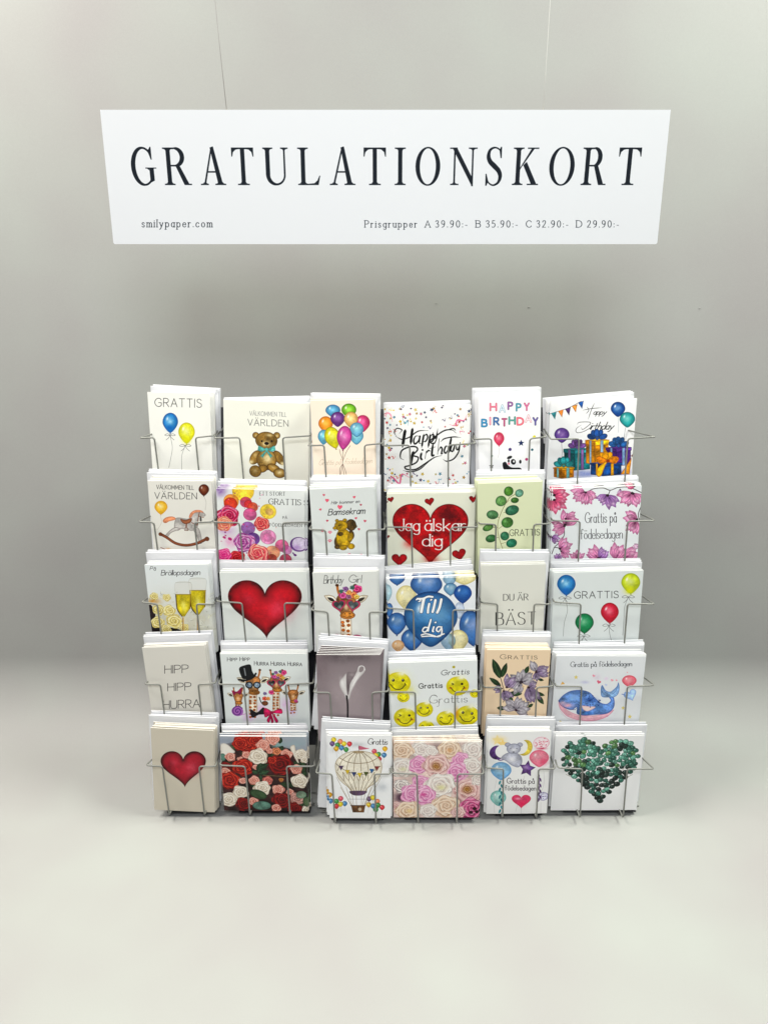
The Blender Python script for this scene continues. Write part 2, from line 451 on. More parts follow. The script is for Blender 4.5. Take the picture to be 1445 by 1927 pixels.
    def leaf(self, x0, y0, x1, y1, wd, col, dark, vein=None, fat=.45, a=1, nz=.3):
        d = np.array([x1 - x0, y1 - y0]); L = np.hypot(*d); n = np.array([-d[1], d[0]]) / L
        b = np.array([x0, y0]); P = []
        prof = [(0, .0), (.12, .55), (fat * .8, .95), (fat, 1), (.7, .8), (.88, .4), (1, 0)]
        for t, q in prof: P.append(tuple(b + d * t + n * wd * .5 * q))
        for t, q in prof[-2:0:-1]: P.append(tuple(b + d * t - n * wd * .5 * q))
        self.poly(P, col, True, edge=dark, ew=wd * .12, ea=.85, nz=nz, a=a)
        if vein: self.line([(x0, y0), (x1, y1)], max(1.2, wd * .05), vein, False, a=.7)
    def rose(self, x, y, r, base, light, dark, n=5, sq=.95, rings=5, rnd=None):
        """a rose seen from above: petals as warped, scalloped turns of a spiral, each dark at its root and pale at its lip"""
        rnd = rnd or random
        (cx, cy), = self.M((x, y)); R = r * self.k
        w = self._win(cx - R * 1.2, cy - R * 1.2, cx + R * 1.2, cy + R * 1.2)
        if not w: return
        ph = rnd.random() * 6.28; hand = rnd.choice((-1, 1)); ox = rnd.randrange(0, 500); oy = rnd.randrange(0, 500); tilt = rnd.uniform(-.18, .18)
        Y, X = np.mgrid[w[1]:w[3], w[0]:w[2]]
        dx = (X - cx) / R; dy = (Y - cy) / (R * sq)
        rho = np.hypot(dx, dy); th = np.arctan2(dy, dx) * hand + ph
        N1 = NOISE[oy:oy + rho.shape[0], ox:ox + rho.shape[1]]; N2 = NOISE[ox:ox + rho.shape[0], oy:oy + rho.shape[1]]
        if N1.shape != rho.shape or N2.shape != rho.shape: N1 = N2 = np.zeros(rho.shape)
        sdo = (rho - 1 - .07 * np.cos(n * th + 1.3) - .05 * np.cos(3 * th + ph) - .03 * N1) * R
        u = np.hypot(dx - tilt * (1 - rho), dy + .12 * (1 - rho)) + .035 * N1
        turns = rings * .78
        s = turns * u ** .78 + th / 6.283 + .12 * N2 * .5
        k = np.floor(s)
        s = turns * (u * (1 + .09 * np.cos(n * th * .8 + k * 2.4) + .05 * np.cos(2 * th + k))) ** .78 + th / 6.283 + .05 * N2
        fr = s - np.floor(s)
        t = np.clip(fr, 0, 1) ** .75
        t = t * (.55 + .45 * np.clip(u * 1.5, 0, 1))
        t = t + .22 * np.clip((fr - .8) / .12, 0, 1) * np.clip((.995 - fr) / .04, 0, 1) + .10 * (-dy) + .05 * N1
        t = np.clip(t, 0, 1)[..., None]
        b, l, d = (np.array(c, float) for c in (base, light, dark))
        c = np.where(t < .5, d + (b - d) * (t * 2), b + (l - b) * (t * 2 - 1))
        line = np.exp(-((fr - .0) / .06) ** 2)[..., None] * .55
        c = c * (1 - line) + d * .8 * line
        rim = np.exp(-np.abs(sdo) / (R * .05))[..., None] * .45
        c = c * (1 - rim) + d * rim
        cov = np.clip(.5 - sdo / 1.2, 0, 1)[..., None]
        sl = self.a[w[1]:w[3], w[0]:w[2]]
        sl[:] = sl * (1 - cov) + c.clip(0, 255) * cov
    def image(self, name):
        im = bpy.data.images.new(name, self.W, self.H)
        out = np.ones((self.H, self.W, 4), np.float32)
        out[..., :3] = (self.a[::-1].clip(0, 255) / 255) ** 1.16 * .995
        im.pixels.foreach_set(out.ravel()); im.update(); im.pack()
        return im

# ------------------------------------------------------------------ the thirty printed designs (measured in enlarged photograph pixels)
INK = (38, 38, 42)
BLUE = ((38, 132, 200), (14, 72, 140), (176, 222, 246))
YEL = ((222, 222, 40), (190, 180, 10), (240, 244, 190))
GRN = ((22, 140, 86), (8, 84, 52), (150, 208, 170))
RED = ((214, 30, 62), (150, 8, 34), (246, 140, 160))
rose_rnd = random.Random(5)

def strings(C, x, y, s, ends):
    C.bow(x, y, s)
    for e in ends: C.line([(x, y)] + e, 2.4, (70, 70, 72), a=.8)

def d00(C):
    C.text('GRATTIS', 135, 508, (232, 240), 66, (70, 70, 72), 3.4, track=.26)
    C.balloon(259, 358, 62, 82, *BLUE); C.balloon(389, 440, 66, 86, *YEL)
    strings(C, 257, 460, 42, [[(275, 560), (262, 650), (247, 722)]]); strings(C, 379, 545, 46, [[(352, 620), (350, 700), (352, 760)]])
    C.glow(256, 405, 34, 30, (20, 110, 190), .8); C.glow(385, 498, 36, 34, (226, 226, 10), .8)
def bear(C, x, y, s, fur, dark, light, bowc):
    e = dict(edge=dark, ew=5 * s, ea=.9, nz=.28)
    for dx in (-86, 82): C.ell(x + dx * s, y - 146 * s, 28 * s, 28 * s, fur, **e); C.glow(x + dx * s, y - 144 * s, 14 * s, 14 * s, light, .8)
    C.ell(x - 90 * s, y + 30 * s, 40 * s, 66 * s, fur, 30, **e); C.ell(x + 98 * s, y + 32 * s, 36 * s, 66 * s, fur, -34, **e)
    C.glow(x - 90 * s, y + 10 * s, 18 * s, 26 * s, light, .5, 30); C.glow(x - 122 * s, y + 66 * s, 22 * s, 20 * s, light, .9); C.glow(x + 126 * s, y + 78 * s, 20 * s, 20 * s, light, .9)
    C.ell(x, y + 48 * s, 82 * s, 88 * s, fur, **e); C.glow(x + 5 * s, y + 36 * s, 46 * s, 54 * s, light, 1)
    C.ell(x - 2 * s, y - 106 * s, 90 * s, 72 * s, fur, **e); C.glow(x - 4 * s, y - 78 * s, 42 * s, 28 * s, light, 1); C.glow(x + 22 * s, y - 148 * s, 34 * s, 14 * s, light, .7)
    C.ell(x + 58 * s, y + 118 * s, 60 * s, 36 * s, fur, 25, **e); C.ell(x - 34 * s, y + 120 * s, 44 * s, 32 * s, fur, -20, **e)
    C.ell(x - 90 * s, y + 140 * s, 50 * s, 50 * s, fur, **e); C.ell(x + 104 * s, y + 155 * s, 52 * s, 42 * s, fur, **e)
    C.glow(x - 92 * s, y + 138 * s, 26 * s, 26 * s, light, .5); C.glow(x + 104 * s, y + 150 * s, 30 * s, 24 * s, light, .85); C.glow(x + 50 * s, y + 108 * s, 30 * s, 12 * s, light, .6, 25)
    for dx in (-38, 40): C.ell(x + dx * s, y - 100 * s, 8 * s, 9 * s, (30, 20, 15))
    C.ell(x, y - 82 * s, 19 * s, 13 * s, (25, 15, 12)); C.line([(x, y - 70 * s), (x, y - 56 * s)], 3 * s, dark)
    if bowc:
        b, bd = bowc
        for d in (-1, 1):
            C.poly([(x, y - 34 * s), (x + d * 64 * s, y - 66 * s), (x + d * 72 * s, y - 28 * s), (x + d * 40 * s, y - 14 * s)], b, edge=bd, ew=4 * s, ea=.8, nz=.3)
            C.poly([(x, y - 32 * s), (x + d * 56 * s, y + 26 * s), (x + d * 38 * s, y + 20 * s), (x + d * 34 * s, y + 38 * s), (x - d * 2 * s, y - 20 * s)], b, edge=bd, ew=4 * s, ea=.8, nz=.3)
        C.ell(x, y - 34 * s, 13 * s, 14 * s, b, edge=bd, ew=4)
def d01(C):
    C.text('VÄLKOMMEN TILL', 893, 1185, (303, 314), 34, (150, 150, 148), 2.2, track=.2)
    C.text('VÄRLDEN', 878, 1200, (383, 392), 50, (85, 85, 86), 2.8, track=.25)
    bear(C, 1028, 610, 1.0, (156, 122, 58), (66, 42, 10), (236, 220, 172), ((110, 200, 190), (40, 120, 125)))
def d02(C):
    bs = [(240, 265, 60, 52, (84, 160, 204), (50, 90, 130)), (367, 262, 60, 58, (120, 180, 40), (50, 110, 20)), (182, 372, 58, 66, (232, 146, 40), (170, 90, 20)), (478, 365, 58, 70, (214, 60, 120), (140, 20, 70)),
          (165, 475, 46, 62, (104, 176, 206), (50, 110, 150)), (428, 470, 56, 66, (122, 190, 214), (50, 110, 150)), (278, 332, 58, 62, (116, 60, 140), (70, 30, 90)), (384, 335, 56, 66, (240, 190, 120), (150, 110, 50)),
          (430, 415, 56, 60, (120, 184, 214), (50, 110, 150))]
    for x, y, rx, ry, c, d in bs: C.balloon(x, y, rx, ry, c, d, tuple(min(255, v + 70) for v in c), knot=False)
    C.balloon(236, 478, 62, 92, (220, 214, 30), (140, 130, 10), (244, 244, 140), -18); C.balloon(330, 478, 60, 98, (206, 80, 160), (120, 20, 90), (240, 170, 214), 6)
    C.line([(292, 575), (300, 610), (318, 660), (312, 720), (300, 780)], 3, (96, 66, 50)); C.line([(323, 580), (318, 640), (318, 700), (330, 780)], 3, (96, 66, 50)); C.line([(378, 545), (345, 600), (318, 670)], 3, (96, 66, 50))
    C.line([(318, 690), (296, 730), (296, 790)], 3, (96, 66, 50)); C.line([(318, 690), (338, 740), (350, 790)], 3, (96, 66, 50))
    C.text('Grattis på  födelsedagen', 125, 550, (702, 684), 46, (196, 178, 156), 1.7, track=.14, slant=.35, xh=.75)
def confetti(C, x0, y0, x1, y1, n, seed, gap=None):
    R = random.Random(seed); cs = [(214, 60, 60), (232, 200, 40), (196, 150, 40), (220, 120, 150), (90, 160, 190), (80, 60, 110), (40, 60, 110), (240, 220, 120)]
    for i in range(n):
        x, y = R.uniform(x0, x1), R.uniform(y0, y1)
        if gap and gap[0] < x < gap[2] and gap[1] < y < gap[3]: continue
        c = R.choice(cs); t = R.random()
        if t < .5: C.star(x, y, R.uniform(9, 17), c, R.uniform(0, 72), edge=tuple(v * .6 for v in c), ew=2)
        elif t < .85: C.ell(x, y, R.uniform(4, 8), R.uniform(4, 8), c)
        else:
            a = R.random() * 6.3; C.line([(x, y), (x + 14 * math.cos(a), y + 14 * math.sin(a)), (x + 26 * math.cos(a + .8), y + 26 * math.sin(a + .8)), (x + 40 * math.cos(a), y + 40 * math.sin(a))], 6, c, taper=.3, a=.85)
def d03(C):
    confetti(C, 650, 235, 1330, 900, 270, 3, (720, 400, 1270, 760))
    pk = (232, 110, 160)
    C.line([(660, 320), (672, 285), (700, 300), (715, 355)], 12, (246, 170, 195), taper=.3); C.line([(1170, 376), (1215, 385), (1235, 340), (1285, 345), (1310, 300)], 10, pk, taper=.3)
    C.line([(690, 840), (715, 800), (770, 850), (790, 775), (850, 800)], 13, pk, taper=.3); C.line([(795, 330), (815, 370), (835, 345), (840, 385)], 9, (110, 180, 200), taper=.3)
    K = (22, 22, 24)
    L = lambda p, w, t=.25: C.line(p, w * 1.18 + 1.5, K, taper=t)
    L([(745, 470), (730, 440), (750, 408), (790, 420), (770, 450)], 6); L([(818, 418), (808, 470), (795, 560)], 19, .12); L([(876, 405), (868, 460), (860, 535)], 17, .12); L([(742, 472), (790, 495), (850, 478), (920, 430), (1000, 425)], 7)
    L([(930, 470), (900, 470), (884, 505), (895, 532), (925, 505), (934, 470), (930, 525), (944, 528)], 10)
    for x in (960, 1012): L([(x + 6, 452), (x - 2, 500), (x - 12, 560)], 12, .15); L([(x, 480), (x + 25, 455), (x + 36, 480), (x + 18, 512), (x - 2, 512)], 9)
    L([(1040, 440), (1042, 480), (1062, 480), (1075, 420)], 10); L([(1076, 410), (1070, 480), (1045, 530), (1015, 510), (1060, 470), (1130, 425), (1190, 420), (1222, 445)], 8)
    L([(1150, 420), (1200, 408), (1220, 425)], 6)
    L([(884, 590), (870, 640), (858, 700)], 19, .12); L([(805, 660), (778, 640), (790, 585), (850, 556), (900, 555), (915, 580), (880, 622), (920, 640), (905, 680), (850, 705), (815, 715), (830, 735), (900, 735), (975, 690), (1050, 640), (1108, 625)], 9, .1)
    L([(948, 600), (940, 640), (952, 660)], 13, .12); C.ell(955, 580, 8, 8, K); L([(985, 590), (975, 650)], 13, .12); L([(982, 610), (1000, 585), (1018, 590)], 9)
    L([(1040, 520), (1030, 600), (1032, 625), (1050, 620)], 13, .12); L([(1010, 570), (1060, 555)], 7); L([(1088, 490), (1075, 615)], 13, .1); L([(1080, 590), (1100, 558), (1112, 575), (1106, 610), (1120, 605)], 10)
    L([(1160, 550), (1140, 552), (1128, 590), (1142, 604), (1165, 560)], 10); L([(1186, 475), (1170, 560), (1168, 600)], 13, .1); L([(1100, 515), (1130, 490), (1200, 476), (1260, 480)], 7)
    L([(1210, 535), (1190, 545), (1180, 580), (1195, 590), (1214, 540), (1208, 590)], 9); L([(1228, 530), (1226, 570), (1240, 575), (1254, 520)], 9); L([(1258, 518), (1245, 590), (1205, 650), (1150, 670), (1120, 655)], 8); L([(800, 745), (860, 755), (930, 735), (1000, 680)], 7)
def d04(C):
    P = [('H', 173, 232, (226, 90, 120)), ('A', 248, 300, (176, 206, 232)), ('P', 316, 360, (120, 60, 130)), ('P', 382, 426, (40, 130, 150)), ('Y', 446, 492, (200, 80, 130))]
    for i, (ch, a, b, c) in enumerate(P):
        y = (264, 276, 254, 266, 262)[i]; C.text(ch, a + 6, b - 6, y, 54, tuple(v * .8 for v in c), 15); C.text(ch, a + 6, b - 6, y, 54, c, 10); C.text(ch, a + 6, b - 6, y, 54, tuple(min(255, v + 70) for v in c), 3)
    P = [('B', 106, 156, (20, 120, 170)), ('I', 172, 182, (240, 140, 160)), ('R', 202, 250, (40, 90, 150)), ('T', 268, 312, (170, 60, 110)), ('H', 324, 380, (60, 140, 130)), ('D', 388, 446, (236, 90, 110)), ('A', 456, 508, (244, 190, 200)), ('Y', 516, 560, (80, 70, 140))]
    for i, (ch, a, b, c) in enumerate(P):
        y = (392, 376, 378, 386, 372, 378, 356, 378)[i]; C.text(ch, a + 6, b - 5, y, 54, tuple(v * .8 for v in c), 16); C.text(ch, a + 6, b - 5, y, 54, c, 11); C.text(ch, a + 6, b - 5, y, 54, tuple(min(255, v + 60) for v in c), 3)
    C.balloon(248, 490, 42, 56, (232, 70, 110), (180, 20, 70), (250, 160, 180)); C.line([(246, 560), (250, 600), (240, 640)], 1.8, (190, 180, 185))
    C.star(424, 525, 27, (30, 50, 100)); C.ell(336, 576, 13, 13, (80, 60, 130)); C.ell(513, 578, 10, 10, (20, 100, 120)); C.ell(530, 475, 12, 12, (226, 222, 40)); C.ell(468, 655, 12, 12, (180, 60, 120)); C.ell(190, 628, 9, 9, (40, 110, 100)); C.star(188, 710, 20, (40, 36, 50))
    K = (28, 30, 36)
    C.ell(332, 640, 22, 12, K, -20); C.ell(362, 675, 20, 24, K, -20); C.ell(366, 672, 8, 9, (240, 240, 240)); C.ell(325, 668, 8, 14, K); C.ell(418, 674, 10, 16, K); C.ell(326, 690, 10, 8, (240, 140, 160)); C.poly([(276, 690), (300, 675), (318, 700), (350, 720), (415, 722), (420, 745), (300, 745)], K, True)
def giftbox(C, x0, y0, x1, y1, col, dark, rib, bowc, bs, side=.4):
    ym = y0 + (y1 - y0) * .22; xs = x0 + (x1 - x0) * side
    lt = tuple(min(255, v * 1.2 + 12) for v in col)
    C.poly([(x0, ym), (xs, ym + 12), (xs, y1), (x0, y1 - 14)], tuple(v * .8 for v in col), edge=dark, ew=4, ea=.8, nz=.35)
    C.poly([(xs, ym + 12), (x1, ym), (x1, y1 - 12), (xs, y1)], col, edge=dark, ew=4, ea=.8, nz=.35)
    C.poly([(x0 - 6, y0 + 12), (xs, y0 + 22), (xs, ym + 14), (x0 - 6, ym)], tuple(v * .85 for v in col), edge=dark, ew=4, ea=.8, nz=.3)
    C.poly([(xs, y0 + 22), (x1 + 6, y0 + 10), (x1 + 6, ym), (xs, ym + 14)], lt, edge=dark, ew=4, ea=.8, nz=.3)
    C.poly([(x0 - 6, y0 + 12), (xs, y0 + 22), (x1 + 6, y0 + 10), (x0 + (x1 - x0) * .6, y0)], lt, edge=dark, ew=4, ea=.7, nz=.2)
    rx = (xs + x1) / 2; C.poly([(rx - 12, y0 + 14), (rx + 14, y0 + 12), (rx + 14, y1 - 6), (rx - 12, y1 - 4)], rib, edge=dark, ew=3, nz=.2)
    rx = (x0 + xs) / 2; C.poly([(rx - 9, y0 + 14), (rx + 9, y0 + 16), (rx + 9, y1 - 6), (rx - 9, y1 - 10)], rib, edge=dark, ew=3, nz=.2)
    bx = x0 + (x1 - x0) * .5
    for a in (-160, -120, -65, -20, -95): C.ell(bx + bs * .5 * math.cos(math.radians(a)), y0 + bs * .42 * math.sin(math.radians(a)), bs * .36, bs * .24, bowc, a, edge=tuple(v * .45 for v in bowc), ew=4, ea=.9, nz=.3)
    C.ell(bx, y0 - 2, bs * .16, bs * .16, bowc, edge=dark, ew=4)
def d05(C):
    C.line([(620, 300), (700, 278), (800, 245), (905, 190)], 3, INK)
    for x, y, c, s in ((628, 300, (60, 50, 60), 10), (645, 298, (60, 50, 60), 12), (686, 285, (70, 170, 180), 26), (742, 268, (240, 150, 60), 26), (798, 250, (90, 60, 120), 27), (852, 228, (240, 160, 70), 26), (902, 200, (40, 100, 180), 26)):
        C.poly([(x - s * .85, y + 2), (x + s * .85, y - s * .5), (x + s * .35, y + s * 2)], c, edge=tuple(v * .5 for v in c), ew=3, nz=.3)
    for x0, x1, yb, s in ((950, 1098, 300, 'Happy'), (905, 1155, 415, 'Birthday')): C.text(s[1:], x0 + (50 if s == 'Happy' else 70), x1, yb - 4 if s == 'Happy' else yb, 44 if s == 'Happy' else 58, (25, 25, 28), 4.2, track=.1, slant=.45, xh=.8)
    for p in ([(1010, 205), (985, 260), (960, 335)], [(950, 235), (965, 262), (945, 290)], [(918, 262), (980, 250), (1068, 242)], [(870, 375), (895, 358), (980, 362), (920, 415), (905, 400)], [(905, 380), (870, 405), (862, 430), (880, 443), (930, 430), (985, 395), (975, 375)]): C.line(p, 4, (25, 25, 28), taper=.2)
    C.balloon(1198, 252, 58, 62, (26, 84, 160), (12, 40, 96), (150, 190, 230), knot=False); C.balloon(1273, 335, 62, 64, (40, 160, 160), (10, 90, 100), (150, 220, 214), knot=False)
    C.line([(1198, 318), (1202, 400), (1200, 440)], 2, (160, 170, 180)); C.line([(1260, 400), (1250, 450), (1246, 490)], 2.4, (90, 100, 110))
    C.balloon(750, 460, 60, 62, (110, 72, 160), (50, 30, 90), (190, 160, 214), knot=False); C.line([(748, 525), (752, 600), (750, 640)], 2.4, (110, 90, 120))
    C.glow(940, 770, 130, 40, (110, 130, 214), .6); C.glow(1240, 760, 80, 30, (90, 100, 190), .5)
    giftbox(C, 768, 560, 975, 745, (30, 130, 136), (8, 50, 60), (150, 110, 170), (128, 86, 158), 90)
    giftbox(C, 942, 488, 1122, 700, (244, 166, 20), (130, 70, 10), (140, 180, 214), (40, 90, 160), 100)
    giftbox(C, 1106, 548, 1300, 710, (88, 44, 134), (40, 14, 70), (140, 180, 220), (48, 110, 176), 100)
    giftbox(C, 980, 672, 1225, 790, (30, 84, 150), (10, 34, 80), (250, 180, 20), (250, 176, 20), 110)
    for d in (-1, 1): C.poly([(1115, 665), (1115 + d * 60, 630), (1115 + d * 92, 650), (1115 + d * 60, 690)], (246, 150, 20), True, edge=(130, 60, 10), ew=4, nz=.3)
    C.poly([(1110, 670), (1040, 720), (1030, 785), (1062, 788), (1090, 720)], (246, 190, 30), True, edge=(150, 90, 10), ew=4, nz=.3); C.ell(1117, 668, 14, 14, (160, 66, 20))
    C.poly([(1218, 775), (1308, 640), (1290, 775)], (246, 170, 40), edge=(140, 70, 20), ew=5, nz=.3); C.star(1313, 628, 14, (120, 50, 50))
    giftbox(C, 686, 708, 845, 810, (246, 160, 20), (140, 70, 10), (120, 200, 210), (50, 160, 165), 100)
def d10(C):
    C.text('VÄLKOMMEN TILL', 148, 446, (212, 218), 32, (90, 88, 86), 2.6, track=.2); C.text('VÄRLDEN', 134, 470, (290, 293), 50, (60, 58, 58), 3, track=.25)
    C.balloon(527, 218, 42, 48, (104, 44, 20), (60, 20, 8), (180, 120, 90)); C.line([(530, 275), (545, 320), (538, 380)], 2, (170, 165, 160))
    C.balloon(184, 358, 52, 56, (238, 190, 50), (210, 150, 20), (250, 236, 180)); C.line([(178, 420), (188, 480), (155, 540)], 2, (190, 180, 170))
    g = (206, 202, 198); gd = (120, 112, 108); br = (134, 78, 50); bd = (86, 44, 24)
    C.poly([(200, 462), (225, 440), (270, 432), (302, 445), (290, 460), (250, 470), (225, 484), (205, 480)], (232, 160, 120), True, edge=(190, 110, 70), ew=5, nz=.2)
    C.poly([(300, 452), (330, 440), (400, 450), (425, 425), (452, 392), (500, 388), (540, 415), (530, 432), (492, 432), (478, 470), (480, 510), (440, 545), (400, 540), (350, 530), (318, 545), (290, 520)], g, True, edge=gd, ew=5, nz=.15)
    C.poly([(320, 520), (335, 535), (270, 560), (238, 595), (218, 585), (248, 550), (290, 520)], g, True, edge=gd, ew=5, nz=.15); C.poly([(440, 530), (478, 520), (500, 560), (512, 640), (494, 645), (470, 590)], g, True, edge=gd, ew=5, nz=.15)
    C.poly([(408, 440), (420, 405), (455, 382), (500, 382), (525, 400), (490, 398), (450, 405), (425, 440)], (236, 168, 130), True, edge=(190, 110, 80), ew=5, nz=.2)
    C.poly([(340, 450), (380, 460), (430, 445), (420, 480), (380, 492), (352, 478)], (176, 112, 78), True, edge=bd, ew=6, nz=.2); C.line([(388, 488), (384, 540)], 10, br); C.poly([(370, 522), (402, 522), (404, 546), (370, 546)], g, edge=bd, ew=7)
    C.line([(430, 480), (470, 500), (480, 470), (485, 430), (492, 395)], 6, br); C.line([(485, 430), (525, 440)], 5, br); C.ell(502, 455, 8, 28, (90, 86, 86))
    C.line([(185, 575), (230, 600), (300, 645), (380, 662), (460, 650), (520, 625), (550, 608)], 24, bd); C.line([(190, 577), (232, 602), (300, 645), (380, 660), (460, 648), (520, 623), (548, 608)], 16, (150, 88, 58)); C.ell(180, 574, 16, 16, br, edge=bd, ew=5); C.ell(552, 611, 19, 19, br, edge=bd, ew=5)
    C.line([(182, 680), (220, 696)], 5, (150, 60, 60)); C.glow(240, 692, 26, 10, (236, 180, 130), .8); C.ell(200, 715, 26, 14, (180, 120, 120)); C.glow(530, 700, 24, 16, (150, 150, 155), .8)
def d11(C):
    def spot(x, y, r, c, a=.85, d=None): C.ell(x, y, r, r * .96, c, a=a, edge=d or tuple(v * .75 for v in c), ew=4, ea=.8, nz=.25); C.glow(x + r * .1, y + r * .1, r * .5, r * .4, tuple(min(255, v + 50) for v in c), .5)
    C.glow(650, 225, 60, 60, (150, 110, 180), .9); C.glow(740, 640, 70, 60, (240, 140, 200), .5); C.glow(700, 540, 90, 50, (220, 150, 220), .5)
    spot(840, 228, 88, (246, 206, 50), .9); spot(745, 310, 62, (240, 150, 50)); spot(740, 330, 55, (200, 50, 30)); spot(862, 318, 48, (226, 70, 120)); spot(882, 334, 36, (206, 50, 50)); spot(918, 356, 42, (214, 80, 50)); spot(895, 415, 55, (206, 80, 140))
    spot(1040, 392, 66, (240, 206, 50)); spot(1050, 395, 32, (232, 170, 130), .6); spot(1040, 596, 66, (232, 140, 190)); spot(1035, 600, 40, (240, 120, 180), .5); spot(1150, 665, 56, (214, 90, 140)); spot(1075, 720, 62, (240, 140, 90), .7); spot(880, 525, 58, (150, 90, 170)); spot(920, 610, 56, (110, 50, 150)); spot(1190, 700, 42, (190, 90, 160), .6); spot(1070, 768, 42, (180, 60, 50), .8); spot(1180, 775, 50, (160, 40, 70), .8)
    C.ell(1285, 655, 72, 64, (110, 60, 140)); C.ell(1290, 652, 60, 55, (226, 214, 236), nz=.1); C.glow(1270, 680, 40, 30, (190, 150, 214), .7); C.ell(1370, 650, 42, 62, (120, 70, 150)); C.ell(1372, 652, 32, 52, (222, 205, 234))
    R = rose_rnd
    C.rose(720, 430, 92, (214, 36, 92), (246, 160, 190), (130, 10, 60), rnd=R); C.rose(690, 490, 66, (240, 150, 110), (250, 220, 190), (214, 70, 90), rnd=R); C.rose(988, 490, 62, (226, 70, 80), (250, 180, 160), (160, 20, 50), rnd=R)
    C.rose(850, 640, 88, (200, 90, 170), (246, 214, 240), (110, 30, 120), rnd=R); C.rose(960, 730, 86, (236, 90, 100), (252, 214, 190), (180, 20, 60), rnd=R); C.rose(790, 770, 74, (206, 20, 36), (240, 100, 110), (120, 0, 20), rnd=R); C.rose(690, 740, 60, (240, 60, 150), (250, 160, 200), (190, 20, 110), rnd=R)
    rr = random.Random(9)
    for i in range(60):
        x, y = rr.uniform(640, 1250), rr.uniform(240, 790)
        if x > 1000 and y < 700 and rr.random() < .8: continue
        c = rr.choice([(214, 30, 110), (150, 40, 140), (230, 80, 60), (240, 150, 190)]); C.ell(x, y, rr.uniform(2, 9), rr.uniform(2, 8), c, a=.8)
    for x, y, s in ((690, 600, 14), (735, 612, 18), (700, 585, 8), (1255, 740, 14), (1240, 725, 8)): C.ell(x, y, s, s * .7, (200, 40, 130) if x < 900 else (110, 30, 130), 30)
    t = dict(pen=.45, serif=.1)
    C.text('ETT STORT', 972, 1175, (262, 264), 28, INK, 3.2, track=.28, **t); C.text('GRATTIS', 1045, 1300, (333, 341), 44, INK, 4.6, track=.24, **t); C.text('PÅ', 1156, 1192, 450, 18, INK, 2.6, track=.25); C.text('FÖDELSEDAGEN', 1053, 1310, (510, 516), 24, INK, 2.0, track=.28, pen=.6)
    C.text('S', 1328, 1346, 342, 40, INK, 4, pen=.5); C.text('N', 1332, 1348, 516, 22, INK, 3)
def d12(C):
    h = lambda x, y, s, r=0: C.heart(x, y, s, s, (232, 100, 124), r, edge=(190, 50, 80), ew=2, nz=.2)
    for x, y, s, r in ((167, 262, 20, 10), (193, 306, 30, 5), (410, 279, 22, -8), (295, 360, 38, 5), (462, 340, 18, 15), (140, 378, 20, -8), (194, 468, 20, 10), (424, 447, 20, -12), (495, 470, 22, 10), (447, 535, 20, 12)): h(x, y, s, r)
    C.text('Här kommer en', 226, 450, (334, 322), 24, INK, 2.2, track=.2, slant=.3); C.text('Bamsekram', 200, 492, (422, 408), 48, (25, 25, 28), 3.6, track=.17, slant=.25)
    y_, yd = (196, 160, 24), (110, 84, 10); b_, bd = (104, 80, 38), (52, 36, 14)
    e = dict(ew=6, ea=.85, nz=.35)
    C.ell(385, 500, 42, 50, b_, edge=bd, **e); C.ell(418, 510, 15, 15, b_, edge=bd, **e); C.ell(280, 640, 30, 55, b_, edge=bd, **e); C.ell(385, 580, 26, 40, b_, edge=bd, **e); C.ell(275, 675, 24, 20, b_, edge=bd, **e)
    C.ell(325, 605, 62, 82, y_, edge=yd, **e); C.ell(305, 505, 54, 46, y_, edge=yd, **e); C.ell(272, 465, 15, 14, y_, edge=yd, **e); C.ell(335, 463, 18, 17, y_, edge=yd, **e); C.ell(256, 524, 18, 14, y_, edge=yd, **e)
    C.ell(300, 572, 24, 18, b_, edge=bd, **e); C.ell(322, 680, 34, 24, y_, edge=yd, **e); C.ell(385, 670, 30, 26, y_, edge=yd, **e); C.ell(378, 600, 22, 44, y_, 15, edge=yd, **e); C.glow(325, 610, 34, 44, (226, 196, 50), .6); C.ell(286, 505, 4, 4, bd); C.line([(248, 540), (264, 545)], 3, bd)
    for x, y in ((156, 545), (216, 560), (215, 628), (370, 740), (466, 745)):
        C.ell(x, y + 4, 9, 7, (236, 130, 150))
        for a in (-60, -20, 20, 60): C.ell(x + 14 * math.sin(math.radians(a)), y + 4 - 14 * math.cos(math.radians(a)), 4.5, 5.5, (236, 120, 146))
def d13(C):
    R = dict(edge=(70, 0, 8), ew=4, ea=.9, nz=.22); r = (172, 10, 22)
    C.heart(1018, 580, 606, 500, r, edge=(60, 0, 8), ew=5, ea=.9, nz=.3)
    C.glow(1150, 420, 110, 60, (110, 10, 24), .5); C.glow(860, 440, 90, 60, (200, 30, 30), .4); C.glow(860, 650, 60, 50, (214, 20, 16), .6); C.glow(1020, 770, 70, 40, (200, 24, 20), .6)
    for x, y, w, rot in ((1012, 317, 76, -12), (702, 300, 52, -14), (1358, 298, 66, 8), (770, 785, 124, 0), (1250, 742, 112, -14), (676, 596, 34, 0), (670, 318, 20, 0)): C.heart(x, y, w, w * .85, r, rot, **R)
    t = dict(pen=.6, serif=.07)
    for s, a, b, y in (('Jag', 768, 930, 546), ('älskar', 975, 1298, 545), ('dig', 955, 1110, 668)):
        C.text(s, a, b, y, 92, (90, 0, 10), 13, track=.14, **t); C.text(s, a, b, y, 92, (248, 240, 236), 8, track=.14, **t)
